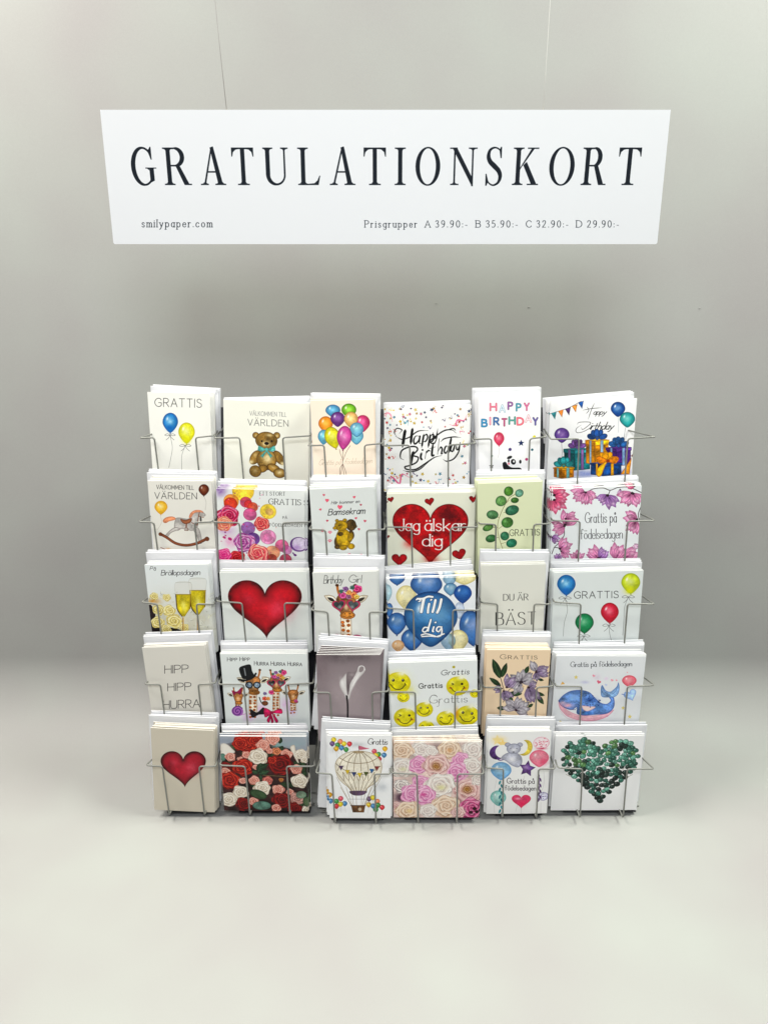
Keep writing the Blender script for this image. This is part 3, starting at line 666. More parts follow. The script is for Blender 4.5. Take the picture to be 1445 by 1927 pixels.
def d14(C):
    C.line([(375, 255), (325, 290), (270, 390), (238, 490), (245, 590), (282, 705)], 4, (130, 120, 70))
    for p in ([(300, 330), (330, 300)], [(285, 400), (310, 400)], [(245, 440), (200, 420)], [(240, 520), (200, 520)], [(245, 600), (190, 605)], [(262, 650), (300, 640)], [(272, 350), (262, 320)], [(326, 275), (326, 250)], [(245, 530), (300, 490)]): C.line(p, 3, (130, 120, 70))
    for x, y, rx, ry, c, rot in ((325, 230, 38, 40, (86, 140, 50), 0), (410, 245, 34, 32, (110, 160, 140), -30), (264, 308, 44, 44, (110, 160, 90), 20), (374, 302, 32, 24, (76, 130, 50), 0), (352, 382, 56, 42, (54, 120, 90), -15), (196, 418, 48, 38, (90, 140, 90), 10), (314, 480, 48, 46, (90, 150, 70), -10), (160, 522, 44, 28, (96, 144, 70), -18), (294, 588, 36, 38, (56, 124, 90), -20), (184, 608, 44, 34, (64, 124, 70), -10), (348, 645, 44, 38, (40, 130, 100), -10), (236, 700, 32, 14, (60, 130, 90), 0)):
        C.ell(x, y, rx, ry, c, rot, edge=(20, 62, 40), ew=6, ea=.75, nz=.3); C.glow(x - rx * .3, y - ry * .2, rx * .4, ry * .5, tuple(min(255, v + 55) for v in c), .7, rot); C.line([(x + rx * .5 * math.cos(math.radians(rot + 200)), y + ry * .6), (x, y - ry * .5)], 3, (30, 80, 50), a=.5)
    C.text('GRATTIS', 332, 572, (587, 582), 50, (70, 78, 60), 3.2, track=.24)
def magnolia(C, x, y, s, ang, c, d, n=5, spread=110):
    order = sorted(range(n), key=lambda i: -abs(i - (n - 1) / 2))
    for i in order:
        a = math.radians(ang + (-.5 + i / (n - 1)) * spread * .82); l = s * (1.08 + .14 * math.sin(i * 2.7 + x))
        lt = tuple(min(255, v + (26 if i % 2 else 4)) for v in c)
        bx, by = x + l * .5 * math.cos(a), y + l * .5 * math.sin(a)
        C.leaf(x, y, x + l * math.cos(a), y + l * math.sin(a), s * .54, lt, tuple((u + v) / 2 for u, v in zip(c, d)), d, .55, nz=.25)
        C.glow(x + l * .68 * math.cos(a), y + l * .68 * math.sin(a), s * .17, s * .15, (250, 226, 240) if c[0] > c[1] + 20 else (236, 234, 238), .6)
        C.glow(x + l * .22 * math.cos(a), y + l * .22 * math.sin(a), s * .16, s * .11, d, .75, math.degrees(a))
        for q in (-.12, .12): C.line([(x, y), (x + l * .45 * math.cos(a + q), y + l * .45 * math.sin(a + q)), (x + l * .8 * math.cos(a + q * .9), y + l * .8 * math.sin(a + q * .9))], 1.6, d, a=.45)
    C.ell(x, y, s * .12, s * .10, (60, 36, 50), nz=.3)
def d15(C):
    br = (62, 44, 56)
    for p in ([(930, 250), (1000, 212), (1080, 204), (1135, 222), (1200, 200), (1290, 200), (1395, 245)], [(1135, 222), (1120, 260)], [(1390, 330), (1360, 420), (1385, 500), (1370, 580), (1390, 640)], [(770, 540), (765, 590), (720, 650), (690, 680), (670, 730)], [(690, 680), (730, 690), (760, 760)], [(660, 580), (690, 650)], [(665, 225), (690, 260)]): C.line(p, 6, br)
    P = (226, 150, 190); PD = (120, 44, 92); V = (176, 130, 190); VD = (84, 44, 104); K = (222, 104, 140)
    for a in ((690, 262, 105, -25, K, (150, 30, 80), 5, 110), (690, 300, 100, 60, K, (150, 30, 80), 5, 120), (930, 240, 95, 170, P, PD, 5, 90), (935, 245, 90, 40, P, PD, 5, 90), (940, 240, 90, 100, P, PD, 4, 60), (1110, 260, 80, 130, V, VD, 5, 80), (1115, 265, 95, 55, V, VD, 5, 70), (1215, 215, 50, 90, (222, 190, 214), VD, 3, 50), (1310, 245, 105, 140, P, PD, 5, 80), (1320, 250, 95, 60, P, PD, 5, 80), (1330, 190, 60, 190, K, PD, 4, 70),
              (1350, 455, 95, 200, P, PD, 5, 70), (1345, 465, 100, 120, P, PD, 5, 80), (770, 510, 90, 160, P, PD, 5, 90), (775, 500, 105, -60, P, PD, 5, 90), (780, 450, 80, -10, P, PD, 4, 60), (735, 690, 90, -40, P, PD, 5, 90), (745, 710, 70, 30, P, PD, 4, 70), (1040, 765, 95, -135, P, PD, 5, 70), (1050, 765, 80, -50, V, VD, 5, 70), (1180, 770, 110, -70, P, PD, 6, 100), (1250, 765, 110, -30, P, PD, 5, 60), (870, 780, 70, -90, P, PD, 5, 120), (1370, 675, 50, 190, (222, 190, 214), PD, 3, 50), (670, 600, 60, 20, V, VD, 4, 90), (720, 780, 50, -90, V, VD, 4, 100)): magnolia(C, *a)
    C.text('Grattis på', 935, 1185, (483, 478), 84, (44, 44, 52), 3.6, track=.17, pen=.5, xh=.9); C.text('födelsedagen', 900, 1233, (612, 606), 78, (44, 44, 52), 3.4, track=.15, pen=.5, xh=.92)
def d20(C):
    C.glow(350, 640, 420, 330, (214, 212, 196), 1.0)
    rr = random.Random(4)
    for i in range(160):
        x, y = rr.uniform(80, 640), rr.uniform(350, 700); v = rr.uniform(120, 250)
        C.line([(x, y), (x + rr.uniform(-16, 16), y + rr.uniform(-14, 14)), (x + rr.uniform(-22, 22), y + rr.uniform(-20, 20))], rr.uniform(3, 8), (v, v, v * .88), a=.5, taper=.3)
    C.poly([(85, 470), (130, 500), (150, 600), (190, 660), (190, 720), (80, 720)], (40, 28, 34), True, nz=.3); C.poly([(180, 640), (330, 655), (400, 720), (180, 720)], (34, 28, 22), True, nz=.3); C.glow(125, 430, 60, 30, (206, 150, 60), .8)
    for x, y, r in ((130, 390, 34), (165, 500, 50), (250, 505, 52), (160, 600, 56), (290, 590, 66), (225, 655, 44), (370, 640, 40), (230, 400, 34)): C.rose(x, y, r, (232, 218, 140), (250, 246, 208), (176, 150, 70), rnd=rose_rnd, rings=4)
    def glass(x0, x1, yt, ym, yb, ys):
        cx = (x0 + x1) / 2; w = (x1 - x0) / 2
        C.poly([(x0, yt), (x1, yt), (x1 + 4, ym), (x1 - 8, yb - 60), (cx + 14, yb), (cx - 14, yb), (x0 + 12, yb - 60), (x0 - 4, ym)], (226, 226, 220), True, a=.55, edge=(150, 150, 140), ew=2)
        C.poly([(x0 - 2, ym), (x1 + 2, ym), (x1 - 6, yb - 70), (cx + 12, yb - 8), (cx - 12, yb - 8), (x0 + 10, yb - 70)], (214, 196, 30), edge=(120, 100, 10), ew=6, nz=.2); C.glow(cx + w * .1, (ym + yb) / 2, w * .5, (yb - ym) * .35, (244, 240, 140), .8)
        C.line([(x0 + 1, ym + 4), (x0 + 12, yb - 70), (cx - 10, yb - 10)], 7, (70, 50, 14)); C.line([(x1, ym), (x1 - 4, yb - 70)], 4, (150, 110, 10)); C.line([(cx, yb), (cx + 2, ys)], 11, (214, 180, 110)); C.line([(cx - 4, yb), (cx - 3, ys)], 3, (120, 70, 30)); C.line([(x0, yt), (x1, yt)], 2, (170, 170, 160))
    glass(414, 540, 250, 340, 545, 760); glass(302, 422, 280, 372, 560, 760)
    C.text('På', 96, 140, (180, 184), 28, (60, 60, 64), 2.4, slant=.2, track=.2); C.text('Bröllopsdagen', 185, 495, (222, 218), 40, (44, 44, 48), 2.8, slant=.15, track=.12)
def bigheart(C, x, y, w, h, mid, dark, light):
    C.heart(x, y, w, h, mid, tip=30, edge=(20, 6, 8), ew=3, ea=1, nz=.08)
    C.heart(x, y, w * .985, h * .985, mid, tip=30, edge=dark, ew=w * .055, ea=.95, nz=.12)
    C.glow(x + w * .18, y - h * .02, w * .2, h * .26, light, .75); C.glow(x - w * .22, y - h * .18, w * .14, h * .14, light, .45); C.glow(x - w * .3, y - h * .1, w * .08, h * .2, dark, .3)
def d21(C): bigheart(C, 1014, 495, 590, 470, (206, 22, 42), (70, 10, 16), (236, 70, 96))
def d22(C):
    C.text('Birthday', 165, 320, (288, 284), 64, (30, 30, 32), 2.3, track=.1, slant=.15, xh=.8); C.text('Girl', 366, 466, (278, 280), 60, (30, 30, 32), 2.3, track=.1, slant=.1, xh=.8)
    giraffe(C, 345, 450, 1.0, 'girl'); C.balloon(268, 715, 34, 26, (214, 150, 190), (150, 70, 120), (240, 200, 220), knot=False); C.balloon(430, 722, 42, 28, (222, 120, 160), (150, 50, 100), (246, 190, 210), knot=False)
def giraffe(C, x, y, s, kind, neck=260, hat=False):
    br, bd, cr = (190, 120, 50), (92, 52, 22), (244, 232, 214)
    C.poly([(x - 44 * s, y + 70 * s), (x + 42 * s, y + 70 * s), (x + 46 * s, y + (neck + 30) * s), (x - 46 * s, y + (neck + 30) * s)], cr, edge=bd, ew=3, nz=.1)
    rr = random.Random(int(x))
    for i in range(int(neck / 34)):
        for sx in (-26, 18): C.ell(x + (sx + rr.uniform(-6, 6)) * s, y + (105 + i * 36 + rr.uniform(-8, 8)) * s, 15 * s, 14 * s, (196, 112, 40), edge=(120, 60, 20), ew=3, nz=.3)
    for d in (-1, 1):
        C.leaf(x + d * 70 * s, y - 15 * s, x + d * 175 * s, y - 65 * s, 56 * s, (236, 230, 214), (140, 120, 96)); C.leaf(x + d * 90 * s, y - 20 * s, x + d * 150 * s, y - 50 * s, 26 * s, (60, 50, 44), (30, 24, 20))
        C.line([(x + d * 50 * s, y - 60 * s), (x + d * 66 * s, y - 110 * s), (x + d * 70 * s, y - 145 * s)], 20 * s, br); C.ell(x + d * 72 * s, y - 148 * s, 15 * s, 12 * s, bd)
    C.poly([(x - 78 * s, y - 40 * s), (x - 40 * s, y - 80 * s), (x + 40 * s, y - 80 * s), (x + 78 * s, y - 40 * s), (x + 62 * s, y + 40 * s), (x + 42 * s, y + 90 * s), (x - 30 * s, y + 90 * s), (x - 58 * s, y + 40 * s)], (176, 122, 70), True, edge=bd, ew=6, ea=.8, nz=.4)
    C.glow(x, y + 20 * s, 26 * s, 40 * s, (240, 220, 190), .8); C.ell(x + 12 * s, y + 92 * s, 62 * s, 34 * s, (206, 140, 60), edge=bd, ew=5, nz=.35); C.line([(x - 30 * s, y + 98 * s), (x + 15 * s, y + 108 * s), (x + 62 * s, y + 92 * s)], 4 * s, bd); C.ell(x - 8 * s, y + 80 * s, 6 * s, 4 * s, (50, 26, 12)); C.ell(x + 32 * s, y + 78 * s, 6 * s, 4 * s, (50, 26, 12))
    if kind == 'girl':
        for d, r in ((-1, -8), (1, 8)): C.heart(x + d * 56 * s, y + 20 * s, 112 * s, 98 * s, (206, 60, 104), r, edge=(130, 20, 60), ew=3); C.heart(x + d * 56 * s, y + 16 * s, 84 * s, 72 * s, (66, 74, 76), r, nz=.4); C.glow(x + d * 50 * s, y + 25 * s, 20 * s, 20 * s, (190, 200, 200), .6)
        for dx, dy, r, c in ((90, -118, 38, (226, 60, 130)), (-28, -68, 32, (222, 80, 150)), (22, -88, 26, (240, 160, 80)), (-4, -118, 24, (140, 90, 150)), (60, -70, 30, (240, 130, 70)), (20, -55, 22, (150, 90, 130)), (85, -55, 22, (244, 190, 80)), (-40, -100, 18, (60, 110, 96)), (50, -130, 20, (70, 110, 100))): C.rose(x + dx * s, y + dy * s, r * s, c, tuple(min(255, v + 60) for v in c), tuple(v * .55 for v in c), rings=2, rnd=rose_rnd)
    elif kind == 'glasses':
        for d in (-1, 1): C.ell(x + d * 42 * s, y + 14 * s, 42 * s, 42 * s, (34, 34, 38)); C.ell(x + d * 42 * s, y + 14 * s, 28 * s, 28 * s, (130, 150, 170), nz=.4); C.glow(x + d * 38 * s, y + 4 * s, 12 * s, 12 * s, (226, 236, 244), .8)
        C.poly([(x - 30 * s, y + (neck - 30) * s), (x + 40 * s, y + (neck + 5) * s), (x + 110 * s, y + (neck - 50) * s), (x + 130 * s, y + (neck + 20) * s), (x + 60 * s, y + (neck + 30) * s), (x - 10 * s, y + (neck + 60) * s)], (26, 26, 30), True, nz=.3)
    else:
        for d in (-1, 1): C.ell(x + d * 38 * s, y - 5 * s, 7 * s, 8 * s, (30, 18, 12))
def d23(C):
    def b(x, y, rx, ry, c, d, l, rot=0, kn=True, a=.95): C.balloon(x, y, rx, ry, c, d, l, rot, kn, .55, a); C.glow(x + rx * .25, y - ry * .25, rx * .4, ry * .35, l, .5)
    B, BD, BL = (60, 118, 186), (18, 50, 110), (170, 196, 226); N, ND, NL = (58, 122, 180), (18, 60, 112), (120, 176, 216); Cc, CD, CL = (232, 222, 170), (200, 186, 120), (246, 242, 214); S, SD, SL = (110, 160, 196), (50, 90, 130), (190, 214, 230)
    b(675, 360, 36, 70, (180, 214, 226), (120, 160, 180), (226, 240, 244), 0, False); b(825, 395, 82, 100, Cc, CD, CL, 0, False); b(1290, 250, 90, 46, Cc, CD, CL, 0, False); b(1170, 255, 52, 50, S, SD, SL, 0, False, .7)
    b(752, 250, 62, 50, B, BD, BL); b(985, 300, 128, 105, B, BD, (206, 206, 226), 0, False); b(1178, 330, 54, 52, S, SD, SL); b(1276, 368, 72, 76, (30, 90, 170), (12, 50, 120), (90, 150, 210)); b(690, 500, 30, 60, B, BD, BL, 0, False); b(1345, 640, 95, 150, B, BD, (180, 190, 226), -10, False)
    b(750, 605, 76, 92, B, BD, BL); b(870, 735, 86, 92, B, BD, BL, 0, False); b(1240, 740, 80, 90, Cc, CD, CL, 0, False); b(760, 785, 50, 48, (236, 190, 140), (206, 150, 90), (248, 224, 190), 0, False); b(1160, 750, 60, 70, S, SD, SL, 0, False, .6); b(1250, 500, 40, 70, (190, 206, 232), (120, 140, 180), (226, 232, 244), 0, False, .7)
    b(1020, 560, 215, 228, N, ND, NL, 0, False); C.glow(940, 660, 110, 90, (14, 86, 140), .7); C.glow(1110, 540, 80, 90, (120, 170, 206), .6)
    def T(p, w):
        C.line(p, w + 8, (24, 60, 100)); return p, w
    S1 = [([(905, 418), (920, 408), (940, 425), (925, 432)], 10), ([(915, 410), (960, 408), (1000, 392), (1035, 395)], 17), ([(965, 410), (955, 460), (945, 515)], 24), ([(1008, 450), (1000, 490), (998, 520)], 19), ([(1058, 420), (1045, 480), (1035, 515)], 20), ([(1105, 415), (1090, 480), (1072, 520)], 21), ([(1022, 420), (1026, 416)], 14),
          ([(1000, 640), (970, 640), (955, 665), (975, 675), (998, 650), (1022, 575), (1005, 640), (1000, 668)], 13), ([(1045, 635), (1036, 665), (1040, 672)], 15), ([(1056, 600), (1060, 598)], 14), ([(1108, 635), (1078, 635), (1066, 660), (1085, 672), (1108, 645), (1104, 700), (1070, 712), (1126, 690)], 13), ([(945, 700), (980, 690), (1030, 700), (1060, 712), (1010, 708), (950, 712)], 12)]
    for p, w in S1: T(p, w)
    for p, w in S1: C.line(p, w, (250, 250, 250))
def d24(C):
    C.text('DU ÄR', 284, 480, (424, 420), 50, INK, 4, track=.22, pen=.4); C.text('BÄST', 224, 540, (620, 612), 98, (28, 28, 30), 6, track=.22, pen=.4)
def d25(C):
    C.balloon(786, 296, 74, 84, *BLUE); C.balloon(1300, 282, 76, 84, (206, 218, 40), (150, 170, 10), (226, 236, 180)); C.balloon(930, 602, 74, 82, *GRN); C.balloon(1132, 518, 72, 84, *RED)
    C.glow(780, 350, 40, 30, (20, 110, 200), .7); C.glow(1288, 345, 44, 34, (226, 226, 10), .8)
    C.text('GRATTIS', 848, 1200, (407, 402), 54, (60, 62, 66), 3.6, track=.26)
    for x, y, e in ((775, 405, [[(795, 500), (770, 600), (760, 710)]]), (1280, 395, [[(1250, 480), (1245, 580), (1236, 702)]]), (925, 708, [[(915, 740), (905, 790)]]), (1125, 622, [[(1130, 680), (1145, 745)]])): strings(C, x, y, 50, e)
def d30(C):
    for s, a, b, y, h in (('HIPP', 214, 402, (369, 362), 62), ('HIPP', 238, 424, (510, 502), 60), ('HURRA', 204, 495, (653, 640), 64)): C.text(s, a, b, y, h, (48, 46, 48), 3.4, track=.14)
def d31(C):
    C.text('Hipp Hipp', 714, 892, (272, 268), 30, INK, 3.4, track=.2, small=True); C.text('Hurra Hurra Hurra', 930, 1310, (303, 310), 32, INK, 3.6, track=.2, small=True)
    C.glow(990, 660, 60, 70, (230, 190, 226), .7); C.glow(1180, 620, 60, 80, (230, 200, 232), .8); C.glow(1230, 660, 40, 60, (214, 180, 226), .7); C.glow(880, 720, 60, 50, (226, 190, 230), .7)
    giraffe(C, 800, 560, .5, 'small', 200); C.poly([(750, 505), (790, 515), (830, 480), (820, 540), (790, 525), (765, 545)], (206, 40, 110), True, edge=(130, 10, 60), ew=4, nz=.3)
    giraffe(C, 1240, 545, .55, 'small', 190)
    giraffe(C, 1105, 440, .66, 'girl', 330); giraffe(C, 920, 452, .75, 'glasses', 300)
    K = (26, 28, 32)
    C.poly([(808, 330), (850, 305), (898, 300), (912, 350), (930, 390), (900, 410), (850, 415), (828, 400)], K, True, nz=.2); C.line([(805, 420), (860, 425), (920, 400), (942, 370)], 16, K); C.line([(850, 330), (860, 385)], 10, (190, 195, 200), a=.7)
    C.line([(970, 560), (985, 600), (1010, 625)], 8, K); C.ell(1015, 608, 26, 22, (120, 70, 40), edge=(60, 30, 16), ew=5, nz=.3)
    for x, y, r, c in ((1065, 520, 22, (226, 60, 130)), (1012, 570, 20, (230, 80, 60)), (1040, 570, 18, (240, 150, 80)), (1015, 530, 16, (130, 110, 160)), (1262, 590, 16, (206, 70, 140))): C.rose(x, y, r, c, tuple(min(255, v + 60) for v in c), tuple(v * .55 for v in c), rings=2, rnd=rose_rnd)
    for pts in ([(1070, 680), (1010, 645), (1015, 720)], [(1070, 680), (1140, 650), (1150, 690)], [(1070, 680), (1030, 740), (1050, 760)], [(1070, 680), (1120, 745), (1100, 760)], [(1060, 680), (1065, 760), (1085, 750)]): C.poly(pts, (206, 30, 100), True, edge=(120, 0, 50), ew=5, nz=.35)
    C.ell(1070, 682, 14, 14, (160, 10, 70)); C.line([(830, 700), (870, 690)], 5, (200, 120, 200))
    C.ell(795, 672, 48, 46, (176, 110, 190)); sp = [(795 + (4 + i * 2.6) * math.cos(i * .75), 672 + (4 + i * 2.5) * math.sin(i * .75)) for i in range(17)]; C.line(sp, 8, (96, 40, 130))
def d32(C):
    C.poly([(60, 200), (700, 200), (700, 900), (60, 900)], (150, 138, 142), grad=(0, 1, (176, 164, 168)))
    C.glow(330, 230, 330, 70, (104, 94, 98), .7); C.glow(140, 330, 90, 200, (126, 110, 116), .5); C.glow(330, 520, 170, 160, (182, 168, 172), .6)
    e = dict(edge=(140, 130, 132), ew=7, ea=.55, nz=.04)
    C.poly([(348, 368), (318, 400), (292, 440), (298, 482), (328, 540), (350, 578), (372, 572), (394, 500), (424, 440), (468, 388), (498, 345), (488, 314), (456, 306), (440, 326), (430, 352), (396, 362)], (222, 218, 218), True, **e)
    C.glow(318, 450, 20, 60, (240, 238, 238), .8, -14); C.glow(412, 440, 14, 90, (246, 244, 244), .9, 24)
    C.poly([(350, 368), (398, 358), (430, 350), (408, 398), (378, 452), (362, 540), (350, 500)], (142, 130, 134), True, nz=.05)
    C.glow(362, 480, 12, 70, (96, 86, 90), .7); C.glow(392, 380, 30, 16, (170, 160, 162), .8)
    C.poly([(450, 330), (466, 314), (484, 320), (482, 344), (462, 360), (448, 352)], (158, 148, 150), True); C.line([(442, 345), (446, 318), (466, 308), (488, 316), (494, 342)], 5, (244, 242, 242))
    C.line([(350, 550), (357, 620), (357, 730), (352, 860)], 14, (34, 30, 34)); C.line([(345, 545), (355, 600)], 20, (40, 34, 38), taper=.3)
def smiley(C, x, y, r, kind=0, fade=True, rot=0):
    C.ell(x, y, r, r * .95, (232, 222, 20), edge=(204, 182, 0), ew=r * .14, ea=.6, nz=.12)
    if fade: C.glow(x - r * .45, y - r * .3, r * .3, r * .3, (250, 246, 150), .7); C.glow(x + r * .3, y - r * .75, r * .6, r * .35, (246, 246, 226), .85)
    K = (36, 30, 14); c, s = math.cos(math.radians(rot)), math.sin(math.radians(rot))
    T = lambda a, b: (x + (a * c - b * s) * r, y + (a * s + b * c) * r)
    for d in (-1, 1):
        if kind == 0: p = T(d * .38, -.2); C.ell(*p, r * .11, r * .13, K); C.ell(p[0] - r * .03, p[1] - r * .04, r * .035, r * .04, (250, 250, 240))
        elif kind == 1: C.line([T(d * .45 - .14, -.15), T(d * .45, -.27), T(d * .45 + .14, -.13)], r * .07, K)
        else:
            if d < 0: C.line([T(-.5, -.25), T(-.35, -.17), T(-.5, -.1)], r * .07, K)
            else: C.ell(*T(.38, -.18), r * .11, r * .12, K)
    if kind == 2:
        for d in (-1, 1): C.glow(*T(d * .62, .18), r * .16, r * .1, (226, 110, 20), .9)
    C.line([T(-.58, .16), T(-.3, .45), T(0, .52), T(.3, .44), T(.58, .12)], r * .07, K); C.line([T(.52, .02), T(.62, .18)], r * .06, K); C.line([T(-.64, .1), T(-.52, .2)], r * .06, K)
def d33(C):
    C.glow(730, 440, 110, 80, (236, 228, 40), .9); C.glow(800, 510, 90, 50, (240, 232, 60), .8)
    smiley(C, 760, 445, 102); smiley(C, 802, 560, 50, 1); smiley(C, 815, 722, 92, 2); smiley(C, 968, 658, 72, 0); smiley(C, 1235, 470, 92, 2); smiley(C, 1140, 732, 76, 1, rot=-10); smiley(C, 1312, 705, 96, 0, rot=6); smiley(C, 1372, 530, 40, 1); smiley(C, 985, 800, 66, 1)
    C.glow(1228, 690, 20, 60, (226, 150, 20), .7); C.ell(1204, 318, 12, 11, (190, 180, 20))
    C.text('Grattis', 1102, 1325, (383, 374), 40, INK, 3.2, track=.22, slant=.2); C.text('Grattis', 925, 1112, (488, 482), 38, (18, 18, 18), 7, track=.26, jit=.04); C.text('Grattis', 1010, 1312, (608, 598), 66, (70, 70, 72), 2.8, track=.2, xh=.8, pen=.6)
    C.line([(1065, 548), (1030, 545), (1010, 580), (1020, 615)], 2.6, (70, 70, 72)); C.line([(1082, 590), (1085, 625), (1070, 635)], 2.6, (70, 70, 72))
def d34(C):
    C.text('Grattis', 258, 552, (254, 256), 36, (44, 34, 32), 3.6, track=.3, small=True, pen=.5)
    g, gd = (44, 74, 44), (20, 40, 22)
    for a in ((258, 408, 198, 255, 62), (270, 400, 310, 285, 44), (262, 470, 172, 405, 40), (430, 530, 320, 530, 44), (455, 370, 485, 310, 36), (540, 525, 612, 545, 30), (552, 545, 604, 615, 40), (350, 600, 335, 552, 34), (300, 650, 232, 645, 36), (430, 640, 490, 598, 40), (480, 640, 520, 612, 26), (560, 415, 606, 425, 22), (245, 520, 215, 480, 20)): C.leaf(*a, g, gd, (110, 140, 90))
    for p in ([(262, 410), (290, 520), (290, 580), (280, 600)], [(290, 560), (330, 500), (420, 440)], [(420, 440), (500, 360)]): C.line(p, 5, (74, 54, 60))
    A, AD, V, VD = (182, 176, 184), (66, 60, 74), (156, 136, 168), (64, 50, 80)
    for a in ((425, 440, 100, 190, A, AD, 3, 60), (425, 440, 95, -80, A, AD, 3, 70), (430, 440, 100, -20, A, AD, 3, 50), (420, 445, 90, 120, A, AD, 3, 70), (545, 360, 92, -10, V, VD, 5, 70), (545, 350, 80, -120, A, AD, 3, 40), (540, 365, 60, 80, V, VD, 3, 60), (310, 480, 92, -60, V, VD, 4, 70), (285, 510, 80, 60, V, VD, 4, 70), (270, 490, 60, 170, V, VD, 3, 60), (485, 480, 115, 70, V, VD, 5, 60), (490, 480, 60, -30, V, VD, 3, 60), (385, 655, 95, -150, A, AD, 4, 60), (390, 660, 95, -50, A, AD, 5, 90), (385, 665, 95, 10, A, AD, 3, 40)): magnolia(C, *a)
    C.ell(424, 438, 16, 14, (60, 50, 60)); C.ell(440, 474, 10, 8, (214, 190, 150))
def d35(C):
    C.text('Grattis på födelsedagen', 820, 1308, (318, 310), 42, (54, 58, 68), 3.2, track=.15, pen=.5, xh=.85)
    st = lambda x, y, s, c: C.star(x, y, s, c, edge=tuple(v * .85 for v in c), ew=2)
    for a in ((863, 400, 18), (1238, 645, 16), (1292, 715, 19), (738, 755, 12)): st(*a, (240, 222, 130))
    C.poly([(740, 460), (755, 435), (776, 455)], (226, 180, 90))
    for x, y, s, c in ((1004, 390, 24, (240, 150, 170)), (1044, 440, 34, (226, 110, 136)), (1150, 425, 24, (244, 170, 186)), (1185, 425, 18, (244, 170, 186)), (1272, 362, 12, (244, 180, 180)), (1102, 462, 20, (200, 210, 240))): C.heart(x, y, s, s * .85, c, 20)
    C.glow(1030, 400, 34, 34, (226, 210, 226), .5); C.glow(935, 440, 36, 16, (190, 190, 226), .6); C.glow(1105, 410, 22, 18, (240, 214, 240), .5)
    C.poly([(724, 590), (735, 650), (800, 715), (900, 745), (1010, 748), (1110, 715), (1165, 660), (1100, 690), (1000, 705), (880, 700), (790, 660), (740, 610)], (240, 196, 206), True, edge=(206, 120, 150), ew=4, nz=.1)
    for k in range(4): C.line([(738, 625 + k * 16), (800, 690 + k * 13), (900, 722 + k * 7), (1020, 726 + k * 6), (1120, 700 + k * 4)], 2, (214, 130, 160), a=.8)
    C.poly([(722, 590), (760, 545), (820, 510), (900, 502), (970, 520), (1020, 570), (1065, 605), (1110, 612), (1140, 585), (1128, 560), (1150, 552), (1168, 575), (1165, 640), (1110, 690), (1000, 700), (930, 706), (870, 690), (870, 640), (830, 660), (770, 640), (735, 600)], (112, 152, 214), True, edge=(40, 70, 150), ew=5, ea=.8, nz=.3)
    C.glow(850, 560, 60, 40, (150, 186, 236), .7); C.glow(1050, 650, 60, 30, (90, 150, 220), .6); C.glow(800, 625, 56, 26, (246, 190, 206), .9); C.glow(755, 605, 30, 20, (244, 200, 214), .8); C.glow(980, 580, 60, 30, (30, 76, 160), .6); C.glow(960, 686, 50, 14, (24, 110, 200), .6)
    C.poly([(912, 628), (960, 632), (1018, 638), (960, 670), (925, 660)], (248, 226, 220), True, edge=(230, 160, 170), ew=4)
    C.poly([(1132, 560), (1070, 555), (1060, 500), (1072, 462), (1100, 505), (1135, 515), (1160, 500), (1190, 470), (1200, 440), (1210, 480), (1200, 530), (1168, 558)], (150, 186, 226), True, edge=(50, 90, 170), ew=4, nz=.25)
    for p in ([(1140, 545), (1095, 520), (1072, 470)], [(1145, 540), (1180, 510), (1200, 450)], [(1120, 550), (1080, 530), (1066, 500)]): C.line(p, 2.4, (60, 100, 176))
    rr = random.Random(2)
    for i in range(46): x = rr.uniform(890, 1060); C.ell(x, rr.uniform(520 + max(0, x - 960) * .55, 640), rr.uniform(2, 6), rr.uniform(2, 5), (24, 48, 120))
    C.line([(860, 655), (885, 630), (880, 615)], 3, (40, 70, 140)); C.line([(724, 585), (745, 625), (800, 655), (860, 660)], 4, (60, 60, 130))
    C.balloon(1288, 428, 58, 48, (236, 130, 146), (214, 70, 90), (246, 180, 186), knot=False); C.heart(1300, 548, 104, 90, (170, 196, 236), -22, edge=(110, 150, 210), ew=4, nz=.2); C.line([(1228, 534), (1250, 540)], 5, (50, 100, 190))
    C.line([(740, 690), (800, 735), (880, 752)], 1.6, (200, 200, 206))
def d40(C): bigheart(C, 362, 455, 362, 290, (186, 32, 56), (64, 10, 20), (214, 80, 100))
